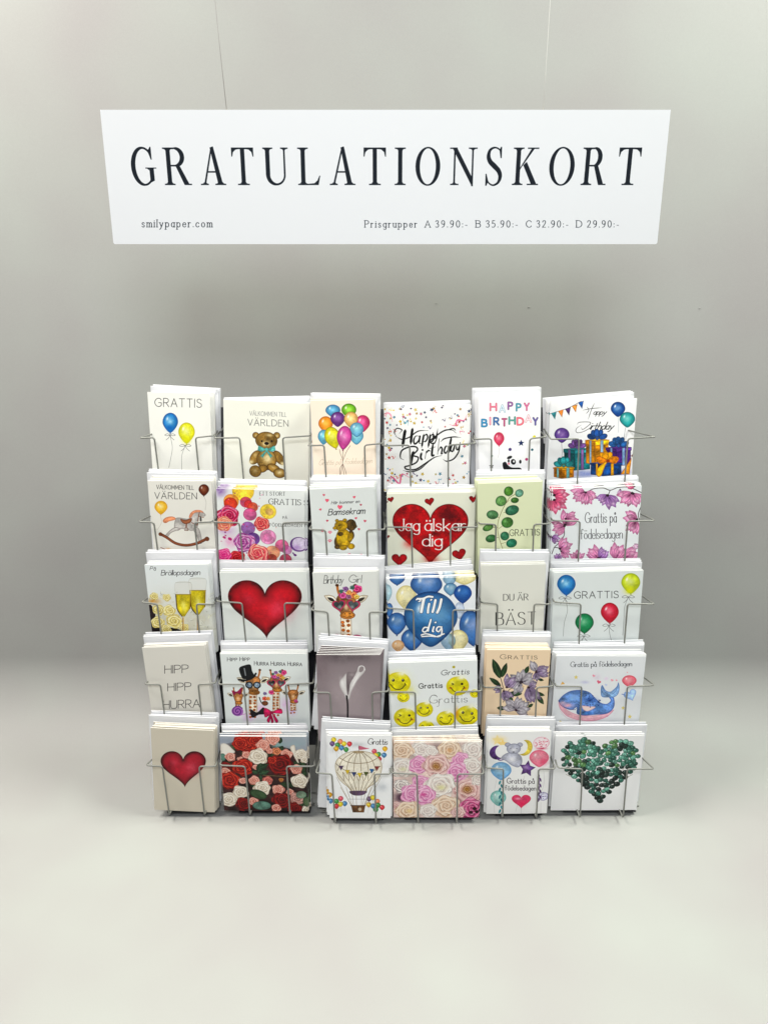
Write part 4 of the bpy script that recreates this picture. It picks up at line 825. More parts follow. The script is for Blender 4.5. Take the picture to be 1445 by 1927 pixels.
def d41(C):
    C.glow(1000, 560, 520, 330, (60, 40, 34), 1.0); C.poly([(650, 270), (1380, 360), (1400, 830), (690, 830)], (58, 34, 34), True, nz=.4)
    C.glow(700, 240, 120, 40, (150, 160, 176), .9); C.glow(1270, 250, 150, 60, (160, 176, 184), .9); C.glow(1110, 262, 60, 40, (140, 180, 176), .9)
    g, gd = (50, 72, 46), (22, 36, 22); e, ed = (110, 150, 136), (60, 96, 84)
    for a in ((1010, 330, 1060, 350, 26), (1130, 250, 1145, 200, 36), (780, 300, 740, 262, 30), (1060, 350, 1110, 320, 40), (1160, 270, 1120, 320, 40), (1230, 580, 1130, 575, 50), (1340, 450, 1290, 400, 60), (1350, 500, 1310, 480, 50), (900, 590, 1000, 560, 40), (1180, 560, 1250, 600, 30), (700, 400, 760, 420, 30), (1290, 700, 1340, 760, 50), (820, 320, 860, 350, 30), (1240, 400, 1310, 420, 50), (1290, 460, 1350, 440, 60)): C.leaf(*a, g, gd, None)
    C.glow(690, 290, 60, 50, (240, 236, 226), 1.0); C.poly([(662, 262), (700, 252), (752, 290), (775, 320), (720, 345), (668, 350)], (238, 234, 226), True, edge=(190, 180, 170), ew=6); C.poly([(1215, 280), (1250, 262), (1262, 320), (1285, 400), (1270, 395), (1235, 330)], (238, 232, 222), True, edge=(190, 176, 160), ew=6); C.ell(678, 360, 24, 36, e, edge=ed, ew=4)
    RR, RL, RD = (168, 28, 22), (232, 84, 58), (78, 8, 10); DR = ((118, 14, 18), (178, 40, 36), (48, 4, 8)); PK = ((228, 156, 140), (250, 214, 200), (168, 84, 74)); W = ((232, 222, 206), (250, 246, 238), (176, 156, 134))
    for x, y, r, c, n in ((880, 246, 84, 0, 6), (820, 250, 60, 0, 6), (940, 230, 56, 0, 6), (1075, 210, 52, 2, 5), (1000, 262, 50, 2, 5), (1108, 312, 34, (214, 130, 90), 5), (1052, 310, 24, 2, 4), (1185, 335, 44, 2, 5), (738, 358, 38, 2, 5), (1305, 335, 46, 3, 5), (865, 340, 32, 2, 5), (818, 376, 24, 2, 4), (960, 355, 70, 3, 6), (1140, 420, 92, 1, 6), (835, 440, 76, 0, 6), (1075, 385, 34, 0, 5), (938, 438, 22, 2, 4), (1265, 455, 44, 2, 5), (700, 440, 46, 1, 5), (700, 480, 40, 2, 4), (725, 545, 80, 0, 6), (930, 545, 42, 2, 5), (1035, 545, 38, (200, 110, 100), 5), (835, 548, 28, 2, 4), (1290, 550, 62, 3, 5), (992, 605, 62, 3, 6), (820, 640, 60, 3, 5), (1122, 618, 46, 2, 5), (1215, 636, 28, 2, 4), (725, 700, 64, 3, 5), (1145, 705, 72, 1, 6), (845, 735, 60, 1, 5), (925, 712, 36, 2, 4), (1275, 690, 56, (200, 150, 140), 4), (1250, 770, 56, 1, 5), (1105, 765, 36, 2, 4), (1350, 780, 40, 3, 4), (1145, 540, 18, (190, 120, 60), 3), (1330, 380, 30, 3, 4)):
        if c == 0: cc = (RR, RL, RD)
        elif c == 1: cc = DR
        elif c == 2: cc = PK
        elif c == 3: cc = W
        else: cc = (c, tuple(min(255, v + 40) for v in c), tuple(v * .55 for v in c))
        C.rose(x, y, r * 1.12, *cc, n=n, rnd=rose_rnd, rings=5 if r > 40 else 3)
    for a in ((960, 480, 985, 405, 56), (975, 445, 1040, 415, 44), (960, 490, 910, 470, 36), (965, 492, 1050, 470, 44), (975, 500, 985, 545, 34)): C.leaf(*a, (54, 84, 58), (24, 44, 30), (100, 130, 96))
    C.ell(962, 655, 74, 42, (66, 92, 62), 22, edge=(34, 54, 36), ew=6, nz=.25); C.ell(990, 745, 76, 42, e, edge=ed, ew=5, nz=.2); C.ell(1305, 660, 44, 36, (140, 162, 140), edge=ed, ew=5, nz=.2); C.ell(1350, 715, 34, 50, (90, 110, 80), edge=gd, ew=5, nz=.2); C.ell(770, 805, 40, 20, (86, 110, 80))
    C.line([(1000, 502), (1180, 514)], 3, (150, 140, 90))
def minib(C, L, s=22):
    for x, y, c in L:
        C.line([(x, y + s), (x + (8 if x < 450 else -8), y + s * 3.2)], 1.3, (180, 176, 170)); C.balloon(x, y, s * .95, s, c, tuple(v * .7 for v in c), tuple(min(255, v + 60) for v in c), knot=False)
def d42(C):
    C.glow(430, 260, 90, 30, (206, 210, 214), .6); C.glow(240, 300, 60, 40, (220, 222, 226), .6); C.glow(630, 600, 60, 50, (206, 210, 216), .7); C.glow(300, 780, 60, 30, (226, 226, 230), .6)
    Y, B, G, R, P, O, V = (232, 206, 50), (80, 140, 190), (70, 150, 80), (214, 60, 70), (220, 90, 110), (240, 140, 100), (110, 80, 130)
    minib(C, [(246, 220, Y), (298, 234, O), (234, 252, V), (328, 252, Y), (372, 253, R), (277, 262, G), (266, 292, (236, 180, 40)), (308, 284, B), (345, 298, G), (570, 312, P), (655, 292, (236, 180, 40)), (604, 336, G), (648, 342, B), (582, 345, Y), (608, 374, R), (215, 661, (236, 170, 40)), (302, 690, P), (222, 710, B), (268, 712, G), (334, 730, B), (300, 735, Y), (268, 752, R), (528, 692, V), (558, 682, Y), (595, 712, O), (526, 738, (236, 190, 50)), (560, 748, B), (600, 742, G), (632, 760, R), (582, 778, G)])
    l = (128, 104, 66)
    C.poly([(392, 632), (360, 600), (290, 540), (258, 460), (265, 390), (320, 335), (400, 310), (490, 310), (570, 335), (622, 390), (632, 450), (600, 545), (520, 605), (502, 632)], (240, 234, 220), True, edge=l, ew=4, ea=.8, nz=.06)
    C.line([(292, 365), (360, 398), (440, 408), (530, 398), (590, 368)], 5, l); C.ell(445, 318, 44, 12, (206, 190, 160), edge=l, ew=4)
    for x in (-170, -100, -40, 20, 80, 140): C.line([(445 + x * .25, 320), (445 + x * .75, 380), (445 + x, 470)], 4, l)
    for x in (-150, -100, -50, 0, 50, 100, 150): C.line([(445 + x - 24, 480), (445 + x * .8, 545), (445 + x + 24 * (1 if x < 150 else -1), 480)], 3.5, l); C.line([(445 + x * .8, 545), (445 + x * .35, 630)], 3.5, l)
    C.line([(262, 410), (330, 460), (430, 495), (530, 485), (620, 430)], 4, (90, 76, 60))
    for x, y, c in ((305, 442, (96, 70, 110)), (356, 475, (226, 196, 50)), (408, 492, (60, 76, 130)), (453, 498, (232, 206, 60)), (504, 490, (90, 100, 40)), (550, 466, (50, 120, 180)), (592, 445, (150, 60, 60))): C.poly([(x - 20, y - 14), (x + 20, y - 14), (x, y + 24)], c, edge=tuple(v * .6 for v in c), ew=3)
    C.poly([(376, 630), (508, 630), (475, 662), (402, 662)], (104, 82, 110), True, nz=.2)
    for a, b in ((268, 385), (300, 390), (345, 395), (385, 405), (425, 428), (468, 468), (505, 478), (545, 488), (585, 492), (625, 496)): C.line([(a, 520 if a < 300 or a > 560 else 600), (b, 745)], 2.2, l)
    C.line([(360, 694), (535, 694)], 3, (150, 150, 160)); C.poly([(384, 742), (498, 742), (488, 800), (398, 800)], (128, 90, 54), edge=(74, 48, 28), ew=4, nz=.3); C.line([(384, 746), (498, 746)], 9, (96, 64, 40))
    for x in (410, 440, 470): C.line([(x, 752), (x, 796)], 3, (84, 56, 34))
    C.ell(455, 775, 14, 16, (214, 196, 170)); C.poly([(448, 298), (448, 268), (500, 282), (530, 288), (480, 298)], (206, 110, 136), True); C.line([(446, 318), (447, 266)], 3, (100, 60, 60))
    C.text('Grattis', 518, 674, (255, 258), 48, (50, 44, 50), 3.6, track=.12, xh=.8, pen=.6, slant=.12)
def d43(C):
    C.poly([(700, 200), (1450, 200), (1450, 900), (700, 900)], (226, 204, 198), nz=.1)
    C.glow(900, 330, 90, 60, (170, 156, 150), .8); C.glow(1060, 290, 70, 50, (120, 100, 100), .8); C.glow(790, 680, 70, 60, (90, 60, 80), .9); C.glow(1240, 720, 40, 70, (130, 80, 90), .8); C.glow(860, 770, 60, 40, (130, 110, 110), .6)
    W = ((238, 228, 222), (252, 250, 246), (196, 180, 176)); CR = ((238, 214, 192), (252, 240, 224), (190, 150, 120)); PK = ((236, 170, 206), (252, 220, 238), (196, 96, 160)); SP = ((232, 196, 194), (250, 230, 226), (186, 130, 130)); MG = ((214, 96, 150), (244, 180, 206), (110, 20, 70))
    for x, y, r, c in ((1365, 300, 80, W), (940, 300, 66, W), (1020, 310, 46, W), (790, 310, 78, CR), (1170, 300, 78, CR), (1260, 380, 60, PK), (790, 445, 82, W), (1350, 430, 70, W), (930, 420, 72, PK), (1220, 480, 86, PK), (940, 560, 60, PK), (1065, 425, 92, SP), (790, 590, 58, (W[0], W[1], (110, 90, 100))), (1100, 590, 108, W), (1325, 620, 98, SP), (1400, 540, 50, W), (880, 660, 88, PK), (970, 665, 80, PK), (745, 760, 50, SP), (1140, 755, 98, CR), (840, 790, 86, CR), (1000, 790, 60, W), (1350, 770, 92, MG), (1240, 800, 50, SP)):
        C.rose(x, y, r * 1.2, *c, rnd=rose_rnd, n=6)
    for x, y, s in ((1065, 430, 1), (1312, 615, 1)):
        C.glow(x, y, 46, 44, (190, 140, 70), .9)
        sp = [(x + (38 - k * 2.3) * math.cos(k * .9), y + (36 - k * 2.2) * math.sin(k * .9)) for k in range(16)]; C.line(sp, 4, (112, 66, 26))
    C.glow(1105, 600, 50, 34, (226, 222, 160), .7); C.glow(850, 790, 34, 24, (240, 214, 160), .8); C.glow(1170, 305, 30, 26, (226, 170, 110), .6); C.glow(800, 455, 40, 24, (222, 220, 180), .7); C.glow(960, 660, 26, 20, (206, 60, 140), .8)
    for x, y in ((1340, 800), (1390, 795), (1370, 770)): C.ell(x, y, 18, 15, (60, 10, 30))
def d44(C):
    C.glow(230, 210, 60, 40, (250, 226, 160), .8); C.star(222, 212, 44, (248, 228, 160), a=.8); C.star(262, 240, 42, (250, 214, 120), a=.7); C.ell(222, 305, 60, 62, (104, 66, 138), edge=(60, 30, 90), ew=5, nz=.3); C.ell(262, 296, 56, 58, (243, 243, 243)); C.line([(218, 350), (240, 362), (285, 355)], 9, (110, 76, 140), taper=.3)
    C.ell(430, 268, 56, 70, (226, 206, 90), 12, edge=(190, 160, 40), ew=5, nz=.2); C.ell(400, 262, 50, 62, (243, 243, 243))
    g, gd, gl = (190, 192, 206), (120, 124, 146), (238, 238, 244)
    C.poly([(250, 345), (290, 310), (350, 300), (400, 330), (408, 380), (380, 415), (330, 400), (290, 370)], g, True, edge=gd, ew=6, nz=.15); C.glow(335, 355, 40, 34, gl, .9)
    for x in (300, 392): C.ell(x, 245, 22, 20, g, edge=gd, ew=5)
    C.ell(345, 275, 54, 46, g, edge=gd, ew=6, nz=.15); C.glow(345, 285, 30, 22, gl, .9); C.ell(344, 300, 8, 5, (80, 80, 96)); C.ell(322, 274, 4, 4, (90, 90, 104)); C.ell(368, 274, 4, 4, (90, 90, 104))
    C.ell(553, 232, 62, 54, (248, 236, 240), edge=(226, 150, 170), ew=4)
    rr = random.Random(8)
    for i in range(30): a = rr.random() * 6.3; q = rr.random() ** .6; C.ell(553 + 52 * q * math.cos(a), 232 + 44 * q * math.sin(a), 5, 4, (214, 70, 110) if rr.random() < .6 else (240, 160, 180))
    C.glow(553, 274, 40, 12, (206, 50, 90), .8)
    C.balloon(537, 345, 74, 66, (240, 150, 170), (222, 80, 120), (250, 206, 214), knot=False, glow=.4); C.glow(570, 370, 40, 40, (236, 90, 130), .7)
    C.star(446, 425, 64, (120, 80, 150), -80, .5, edge=(60, 30, 90), ew=7, nz=.35); C.glow(436, 415, 26, 20, (190, 170, 210), .8)
    C.balloon(250, 440, 78, 70, (146, 196, 232), (90, 150, 206), (206, 230, 246), knot=False); C.balloon(228, 646, 60, 60, (160, 214, 208), (100, 176, 170), (214, 238, 234), knot=False); C.ell(566, 634, 42, 40, (230, 230, 244), edge=(100, 90, 150), ew=5, nz=.1)
    for i in range(16): a = rr.random() * 6.3; C.ell(566 + 34 * math.cos(a) * rr.random(), 634 + 34 * math.sin(a) * rr.random(), 4, 3, (110, 90, 160))
    for i in range(9): C.leaf(247, 515 + i * 27, 233 + (i % 2) * 30, 548 + i * 27, 15, (50, 150, 160), (20, 100, 116)); C.leaf(538, 470 + i * 22, 526 + (i % 2) * 26, 502 + i * 22, 15, (110, 70, 130), (60, 30, 84))
    for p in ([(400, 660), (402, 720), (398, 790)], [(425, 480), (420, 530), (400, 600)], [(570, 420), (575, 520), (560, 590)], [(215, 515), (200, 600), (200, 760)], [(240, 700), (235, 770)], [(550, 680), (548, 760)], [(375, 690), (360, 750)]): C.line(p, 1.6, (190, 186, 190))
    C.text('Grattis på', 294, 500, (536, 538), 40, (50, 46, 54), 3.4, track=.2, xh=.85); C.text('födelsedagen', 280, 512, (588, 590), 36, (50, 46, 54), 3.2, track=.18, xh=.85)
    C.heart(402, 675, 144, 104, (236, 70, 120), 0, edge=(206, 30, 84), ew=5, nz=.12); C.glow(380, 652, 34, 14, (250, 180, 200), .8); C.glow(410, 690, 30, 22, (232, 30, 90), .6)
def d45(C):
    rr = random.Random(12)
    br = (120, 100, 80)
    for p in ([(1000, 660), (990, 560), (960, 460), (905, 340)], [(990, 560), (880, 480), (760, 400)], [(1000, 600), (1060, 540), (1180, 420)], [(1000, 560), (1080, 440), (1130, 300)], [(985, 520), (985, 420), (1000, 350)], [(940, 560), (850, 520), (740, 470)], [(1040, 570), (1130, 530), (1240, 470)], [(880, 480), (850, 380), (800, 290)], [(1120, 440), (1200, 380), (1270, 320)]): C.line(p, 3, br, a=.8)
    cs = [((90, 148, 130), (32, 70, 60)), ((66, 116, 102), (24, 52, 46)), ((126, 178, 162), (44, 92, 80)), ((52, 72, 66), (18, 28, 26)), ((44, 56, 54), (14, 20, 20)), ((104, 146, 96), (54, 90, 50))]
    pts = []
    hp = [(16 * math.sin(q) ** 3 / 16 * 272, -(13 * math.cos(q) - 5 * math.cos(2 * q) - 2 * math.cos(3 * q) - math.cos(4 * q))) for q in np.linspace(0, 2 * math.pi, 60)]
    hp = [(998 + x, 228 + (12 + y) / 29 * 440) for x, y in hp]
    def inside(x, y):
        k = False
        for (ax, ay), (bx, by) in zip(hp, hp[1:]):
            if (y >= ay) != (y >= by) and x < (bx - ax) * (y - ay) / (by - ay) + ax: k = not k
        return k
    for q in np.linspace(0, 2 * math.pi, 58, endpoint=False):
        hx = 16 * math.sin(q) ** 3 / 16; hy = (13 * math.cos(q) - 5 * math.cos(2 * q) - 2 * math.cos(3 * q) - math.cos(4 * q))
        x, y = 998 + hx * 278 + rr.uniform(-7, 7), 212 + (12 - hy) / 29 * 470 + rr.uniform(-7, 7)
        if all((x - a) ** 2 + (y - b) ** 2 > 30 ** 2 for a, b in pts): pts.append((x, y))
    t = 0
    while len(pts) < 170 and t < 9000:
        t += 1; x, y = rr.uniform(690, 1310), rr.uniform(205, 700)
        if inside(x, y) and all((x - a) ** 2 + (y - b) ** 2 > 27 ** 2 for a, b in pts): pts.append((x, y))
    for x, y in pts:
        e = 1 if y < 430 else 1.02
        c, d = cs[rr.choice([0, 0, 1, 2, 2, 3, 5] if y < 420 else [0, 1, 1, 3, 4, 3, 2])]
        r = rr.uniform(19, 26); rot = rr.uniform(-60, 60); C.ell(x, y, r * 1.05, r * .9, c, rot, edge=d, ew=4, ea=.85, nz=.3)
        a = math.radians(rot + 90); C.line([(x - r * .8 * math.cos(a), y - r * .8 * math.sin(a)), (x + r * .8 * math.cos(a), y + r * .8 * math.sin(a))], 2.6, d, False, a=.8); C.glow(x - r * .3, y - r * .3, r * .35, r * .3, tuple(min(255, v + 80) for v in c), .85)

BGC = {(0, 0): (243, 243, 238), (0, 1): (241, 241, 232), (0, 2): (250, 236, 220), (0, 3): (246, 246, 246), (0, 4): (245, 245, 247), (0, 5): (244, 244, 246),
       (1, 0): (236, 234, 227), (1, 1): (236, 240, 238), (1, 2): (232, 236, 234), (1, 3): (235, 236, 220), (1, 4): (228, 233, 200), (1, 5): (240, 243, 246),
       (2, 0): (233, 238, 239), (2, 1): (232, 236, 233), (2, 2): (229, 231, 227), (2, 3): (240, 243, 247), (2, 4): (229, 229, 221), (2, 5): (228, 233, 233),
       (3, 0): (224, 221, 214), (3, 1): (230, 235, 234), (3, 2): (160, 148, 152), (3, 3): (236, 240, 240), (3, 4): (242, 219, 190), (3, 5): (233, 236, 240),
       (4, 0): (214, 207, 192), (4, 1): (176, 184, 196), (4, 2): (247, 248, 250), (4, 3): (230, 214, 208), (4, 4): (243, 243, 243), (4, 5): (243, 243, 245)}
ZX = (260, 570, 880); ZY = (710, 870, 1030, 1180, 1340)

# ------------------------------------------------------------------ placement of the racks, cards and envelopes (metres)
STEP = {0: .1188, 1: .1170, 2: .1185}
CW = (.0925, .1285); CH = (.1446, .132); EW = (.1015, .1295); EH = (.152, .1372)
PLACE = {
    (0, 0): (-0.3058, 1.1116, -1.4, -0.2972, 1.1288, -3.2, 0.0000),
    (0, 1): (-0.1744, 1.1069, -2.8, -0.1764, 1.1239, 1.2, 0.0000),
    (0, 2): (-0.0612, 1.0865, 1.0, -0.0557, 1.1076, -0.9, 0.0000),
    (0, 3): (0.0645, 1.1073, 0.0, 0.0639, 1.1243, 1.9, 0.0000),
    (0, 4): (0.1855, 1.1033, 2.7, 0.1835, 1.1267, 1.1, 0.0000),
    (0, 5): (0.3197, 1.1364, 1.0, 0.3139, 1.1579, 4.9, 0.0000),
    (1, 0): (-0.2972, 1.0475, 0.0, -0.3010, 1.0846, -2.0, 0.0000),
    (1, 1): (-0.1796, 1.0459, -1.6, -0.1816, 1.0845, -1.2, 0.0000),
    (1, 2): (-0.0606, 1.0282, 2.3, -0.0554, 1.0759, 0.0, 0.0000),
    (1, 3): (0.0683, 1.0467, 0.9, 0.0706, 1.0769, -0.5, 0.0000),
    (1, 4): (0.1816, 1.0414, 2.2, 0.1911, 1.0898, 0.2, 0.0000),
    (1, 5): (0.3139, 1.0618, 2.4, 0.3170, 1.0994, 3.5, 0.0000),
    (2, 0): (-0.3038, 1.0185, 0.6, -0.3003, 1.0430, 0.4, 0.0076),
    (2, 1): (-0.1778, 1.0217, 0.7, -0.1800, 1.0414, -0.7, 0.0055),
    (2, 2): (-0.0566, 0.9982, 1.6, -0.0491, 1.0237, -1.8, 0.0104),
    (2, 3): (0.0683, 1.0077, 1.4, 0.0648, 1.0422, 5.6, 0.0053),
    (2, 4): (0.1899, 1.0203, 1.2, 0.1925, 1.0373, -0.5, 0.0105),
    (2, 5): (0.3164, 1.0245, 1.7, 0.3198, 1.0573, 0.6, 0.0027),
    (3, 0): (-0.3106, 0.9918, 2.4, -0.3065, 1.0140, 2.1, 0.0064),
    (3, 1): (-0.1780, 0.9933, 0.4, -0.1812, 1.0172, 0.4, 0.0044),
    (3, 2): (-0.0518, 0.9695, 0.0, -0.0428, 0.9937, -5.5, 0.0102),
    (3, 3): (0.0714, 0.9725, 2.2, 0.0706, 0.9981, 2.7, 0.0000),
    (3, 4): (0.1966, 0.9817, 0.0, 0.1987, 1.0158, -1.8, 0.0073),
    (3, 5): (0.3199, 0.9871, -0.3, 0.3236, 1.0200, 1.6, 0.0026),
    (4, 0): (-0.2986, 0.9594, -2.9, -0.3009, 0.9873, -2.3, 0.0049),
    (4, 1): (-0.1798, 0.9599, -0.4, -0.1822, 0.9855, 0.4, 0.0000),
    (4, 2): (-0.0361, 0.9438, 0.0, -0.0403, 0.9650, -4.5, 0.0068),
    (4, 3): (0.0782, 0.9455, 0.2, 0.0746, 0.9680, 2.8, 0.0067),
    (4, 4): (0.2001, 0.9539, 0.9, 0.2053, 0.9772, -2.3, 0.0044),
    (4, 5): (0.3210, 0.9616, 0.5, 0.3278, 0.9826, 0.0, 0.0045),
}
CREAM = {(0, 2): mat_plain('cream_card_paper', (.88, .82, .72), .75), (1, 4): mat_plain('pale_green_card_paper', (.84, .86, .72), .75), (3, 4): mat_plain('peach_card_paper', (.9, .82, .70), .75),
         (4, 0): mat_plain('beige_card_paper', (.82, .80, .74), .75), (3, 0): mat_plain('greige_card_paper', (.80, .79, .76), .75), (4, 3): mat_plain('ivory_card_paper', (.84, .82, .76), .75)}

# ------------------------------------------------------------------ backdrop: one sheet, floor curving up into the wall
WALL_Y, RAD = 1.235, .13
def backdrop():
    prof = [(-3.0, 0)] + [(y, 0) for y in np.linspace(-1.0, WALL_Y - RAD, 8)]
    for t in np.linspace(0, math.pi / 2, 17)[1:]:
        prof.append((WALL_Y - RAD + RAD * math.sin(t), RAD - RAD * math.cos(t)))
    prof += [(WALL_Y, z) for z in (.4, .8, 1.3, 2.2)]
    xs = np.linspace(-2.4, 2.4, 13)
    vs = [(x, y, z) for y, z in prof for x in xs]
    n = len(xs); fs = []
    for j in range(len(prof) - 1):
        for i in range(n - 1):
            a = j * n + i; fs.append((a, a + 1, a + 1 + n, a + n))
    o = mesh_obj('backdrop', vs, fs, mat_backdrop(), smooth=True)
    tag(o, 'pale grey seamless backdrop curving from floor up into the wall', kind='structure')
    rr = random.Random(3)
    for u, z, s in ((.0755, .760, .6), (.222, .754, .7), (.497, .752, .6)):
        pts = [(u - .014 * s + i * .004 * s, WALL_Y - .0002, z + rr.uniform(-.0008, .0008) - .0006 * i * s) for i in range(8)]
        v, f = tube(pts, .00014, 5, .0001)
        v2, f2 = tube([(u + .012 * s, WALL_Y - .0002, z - .003 * s), (u + .016 * s, WALL_Y - .0006, z - .0045 * s)], .0007 * s, 6)
        v, f = v2, f2
        mesh_obj('dent', [tuple(q) for q in v], f, o.data.materials[0], o, smooth=True)
backdrop()

# ------------------------------------------------------------------ the hanging sign
SY = .88
def on_plane(u, v, y):
    t = (963.5 - v) / 1400; s, c = math.sin(TH), math.cos(TH)
    dz = y * (t * c - s) / (c + t * s); d = y * c - dz * s
    return ((u - 722.5) * d / 1400, y, CAM_Z + dz)
def sign():
    a = on_plane(189.5, 206.5, SY); b = on_plane(1262, 206.5, SY); c = on_plane(1233, 459.5, SY)
    x0, x1, z1, z0 = -.3010, .3040, a[2], c[2]
    W, Hh, T = x1 - x0, z1 - z0, .003
    quad = [px_of((x0, SY, z1)), px_of((x1, SY, z1)), px_of((x1, SY, z0)), px_of((x0, SY, z0))]
    C = Canvas(W, Hh, quad, (0, 0), 1, (233, 235, 238), dens=3900)
    Kc = (12, 26, 40)
    C.text('smilypaper.com', 267.5, 399, 427, 13.6, Kc, 1.5, track=.40, pen=.6, serif=.11)
    for s, p, q in (('Prisgrupper', 686.5, 784), ('A', 799.5, 809), ('39.90:-', 819, 878.5), ('B', 895, 903.5), ('35.90:-', 914, 973), ('C', 989.5, 999), ('32.90:-', 1009, 1068), ('D', 1084, 1094), ('29.90:-', 1104.5, 1163)):
        C.text(s, p, q, 427.5, 12.6, Kc, 1.4, track=.42, pen=.6, serif=.11)
    # big roman capitals, drawn from stems, slabs, bowls and diagonals
    def letter(ch, xa, xb):
        base, cap = 348.0, 277.5
        h = base - cap; w = (xb - xa) / h
        vx = (722.5 - (xa + xb) / 2) / 4600.0      # sides of a letter follow the board's perspective
        def P(x, y): return (xa + x * h + vx * (y - .5) * -h * 1.0, base - y * h)
        poly = lambda pts, **k: C.poly([P(*p) for p in pts], Kc, **k)
        def stroke(pts, ws): C.line([P(*p) for p in pts], 1, Kc, True, widths=[q * h for q in ws])
        S = .112
        def slab(x0, x1, y, up, m0=None, m1=None):
            t = .034; yy = (0, t) if up else (1 - t, 1)
            poly([(x0, yy[0]), (x1, yy[0]), (x1, yy[1]), (x0, yy[1])])
            if m0 is not None:
                a, b = (t, .085) if up else (1 - t, 1 - .085)
                poly([(m0, a), (m0 - .055, a), (m0 - .02, (a * 2 + b) / 3), (m0, b)]); poly([(m1, a), (m1 + .055, a), (m1 + .02, (a * 2 + b) / 3), (m1, b)])
        def stem(x, s=S, top=True, bot=True, e=.085):
            poly([(x, 0), (x + s, 0), (x + s, 1), (x, 1)])
            if top: slab(x - e, x + s + e, 1, False, x, x + s)
            if bot: slab(x - e, x + s + e, 0, True, x, x + s)
        def ring(x0, x1, th=.116, tn=.04):
            cx, rx = (x0 + x1) / 2, (x1 - x0) / 2
            A = [P(cx + rx * math.sin(t), .5 + .52 * math.cos(t)) for t in np.linspace(0, 2 * math.pi, 48, endpoint=False)]
            B = [P(cx + (rx - th) * math.sin(t), .5 + (.52 - tn) * math.cos(t)) for t in np.linspace(0, 2 * math.pi, 48, endpoint=False)]
            C.poly(A, Kc, holes=[B])
        if ch == 'O': ring(0, w)
        elif ch == 'I': stem(w / 2 - S / 2, e=w / 2 - S / 2)
        elif ch == 'T':
            stem(w / 2 - S / 2, top=False, e=.1); poly([(.01, .958), (w - .01, .958), (w - .01, 1), (.01, 1)])
            for d in (0, 1):
                X = lambda q: w - q if d else q
                poly([(X(.0), 1), (X(.0), .76), (X(.022), .76), (X(.05), .88), (X(.12), .945), (X(.22), .965), (X(.22), 1)])
        elif ch == 'L':
            stem(.08); poly([(.1, 0), (w - .05, 0), (w, .25), (w - .022, .25), (w - .08, .12), (w - .16, .05), (w - .3, .036), (.1, .036)])
        elif ch == 'A':
            ax = w * .47
            poly([(ax - .02, 1), (ax + .055, 1.03), (ax + .07, 1.03), (w - .085, .02), (w - .21, .02)]); poly([(ax + .04, 1.0), (ax - .01, .95), (.09, .02), (.14, .02)])
            poly([(w * .26, .33), (w * .7, .33), (w * .69, .372), (w * .27, .372)]); slab(.0, .21, 0, True, .095, .14); slab(w - .29, w, 0, True, w - .205, w - .09)
        elif ch == 'U':
            poly([(.07, .28), (.07 + S, .28), (.07 + S, 1), (.07, 1)]); slab(0, .07 + S + .085, 1, False, .07, .07 + S)
            poly([(w - .125, .3), (w - .08, .3), (w - .08, 1), (w - .125, 1)]); slab(w - .2, w, 1, False, w - .12, w - .085)
            xc, rx = (.07 + S / 2 + w - .1025) / 2, (w - .1025 - .07 - S / 2) / 2
            ts = np.linspace(math.pi, 2 * math.pi, 15)
            stroke([(.07 + S / 2, .34)] + [(xc + rx * math.cos(t), .28 + .262 * math.sin(t)) for t in ts] + [(w - .1025, .34)], [S] + [np.interp(i, [0, 3, 7, 14], [S, S * .9, .052, .045]) for i in range(15)] + [.045])
        elif ch == 'N':
            poly([(.11, 0), (.155, 0), (.155, .96), (.11, .96)]); slab(.03, .25, 0, True, .115, .15); slab(0, .2, 1, False)
            poly([(.06, 1), (.185, 1), (w - .1, .16), (w - .1, -.03), (w - .125, -.03)]); poly([(w - .14, -.03), (w - .097, -.03), (w - .097, 1), (w - .14, 1)]); slab(w - .23, w, 1, False, w - .135, w - .1)
        elif ch == 'K':
            stem(.07); poly([(w - .21, .985), (w - .13, .985), (.2, .45), (.18, .40), (.18, .46)]); slab(w - .32, w - .02, 1, False)
            poly([(.26, .53), (.35, .62), (w - .04, .01), (w - .185, .01)]); slab(w - .3, w, 0, True)
        elif ch == 'R':
            stem(.07); ts = np.linspace(math.pi / 2, -math.pi / 2, 15); stroke([(.16, .98), (.26, .98)] + [(.3 + (w * .8 - .3 - .06) * math.cos(t), .75 + .233 * math.sin(t)) for t in ts] + [(.26, .517), (.16, .517)], [.04, .04] + [.04 + .08 * max(0, math.cos(t)) ** .8 for t in ts] + [.04, .04])
            poly([(.3, .525), (.41, .525), (w - .05, .01), (w - .19, .01)]); slab(w - .18, w + .01, 0, True)
        elif ch == 'G':
            ts = np.linspace(math.radians(38), math.radians(318), 30)
            stroke([(w * .5 + .0 + (w * .5 - .065) * math.cos(t), .5 + .493 * math.sin(t)) for t in ts], [.05 + .07 * max(0, -math.cos(t)) ** .9 for t in ts])
            poly([(w - .125, .68), (w - .1, .68), (w - .1, 1.02), (w - .125, 1.02), (w - .16, .96), (w - .2, .93)])
            poly([(w - .185, .06), (w - .07, .12), (w - .07, .45), (w - .185, .45)]); poly([(w - .29, .44), (w, .44), (w, .468), (w - .29, .468)]); poly([(w - .19, .44), (w - .245, .44), (w - .19, .39)])
        elif ch == 'S':
            stroke([(w * q, z) for q, z in ((.87, .80), (.80, .93), (.52, 1.0), (.24, .94), (.15, .78), (.25, .63), (.5, .51), (.76, .38), (.86, .23), (.76, .07), (.48, -.005), (.2, .07), (.09, .22))], [.03, .035, .04, .065, .10, .12, .13, .12, .10, .065, .04, .035, .03])
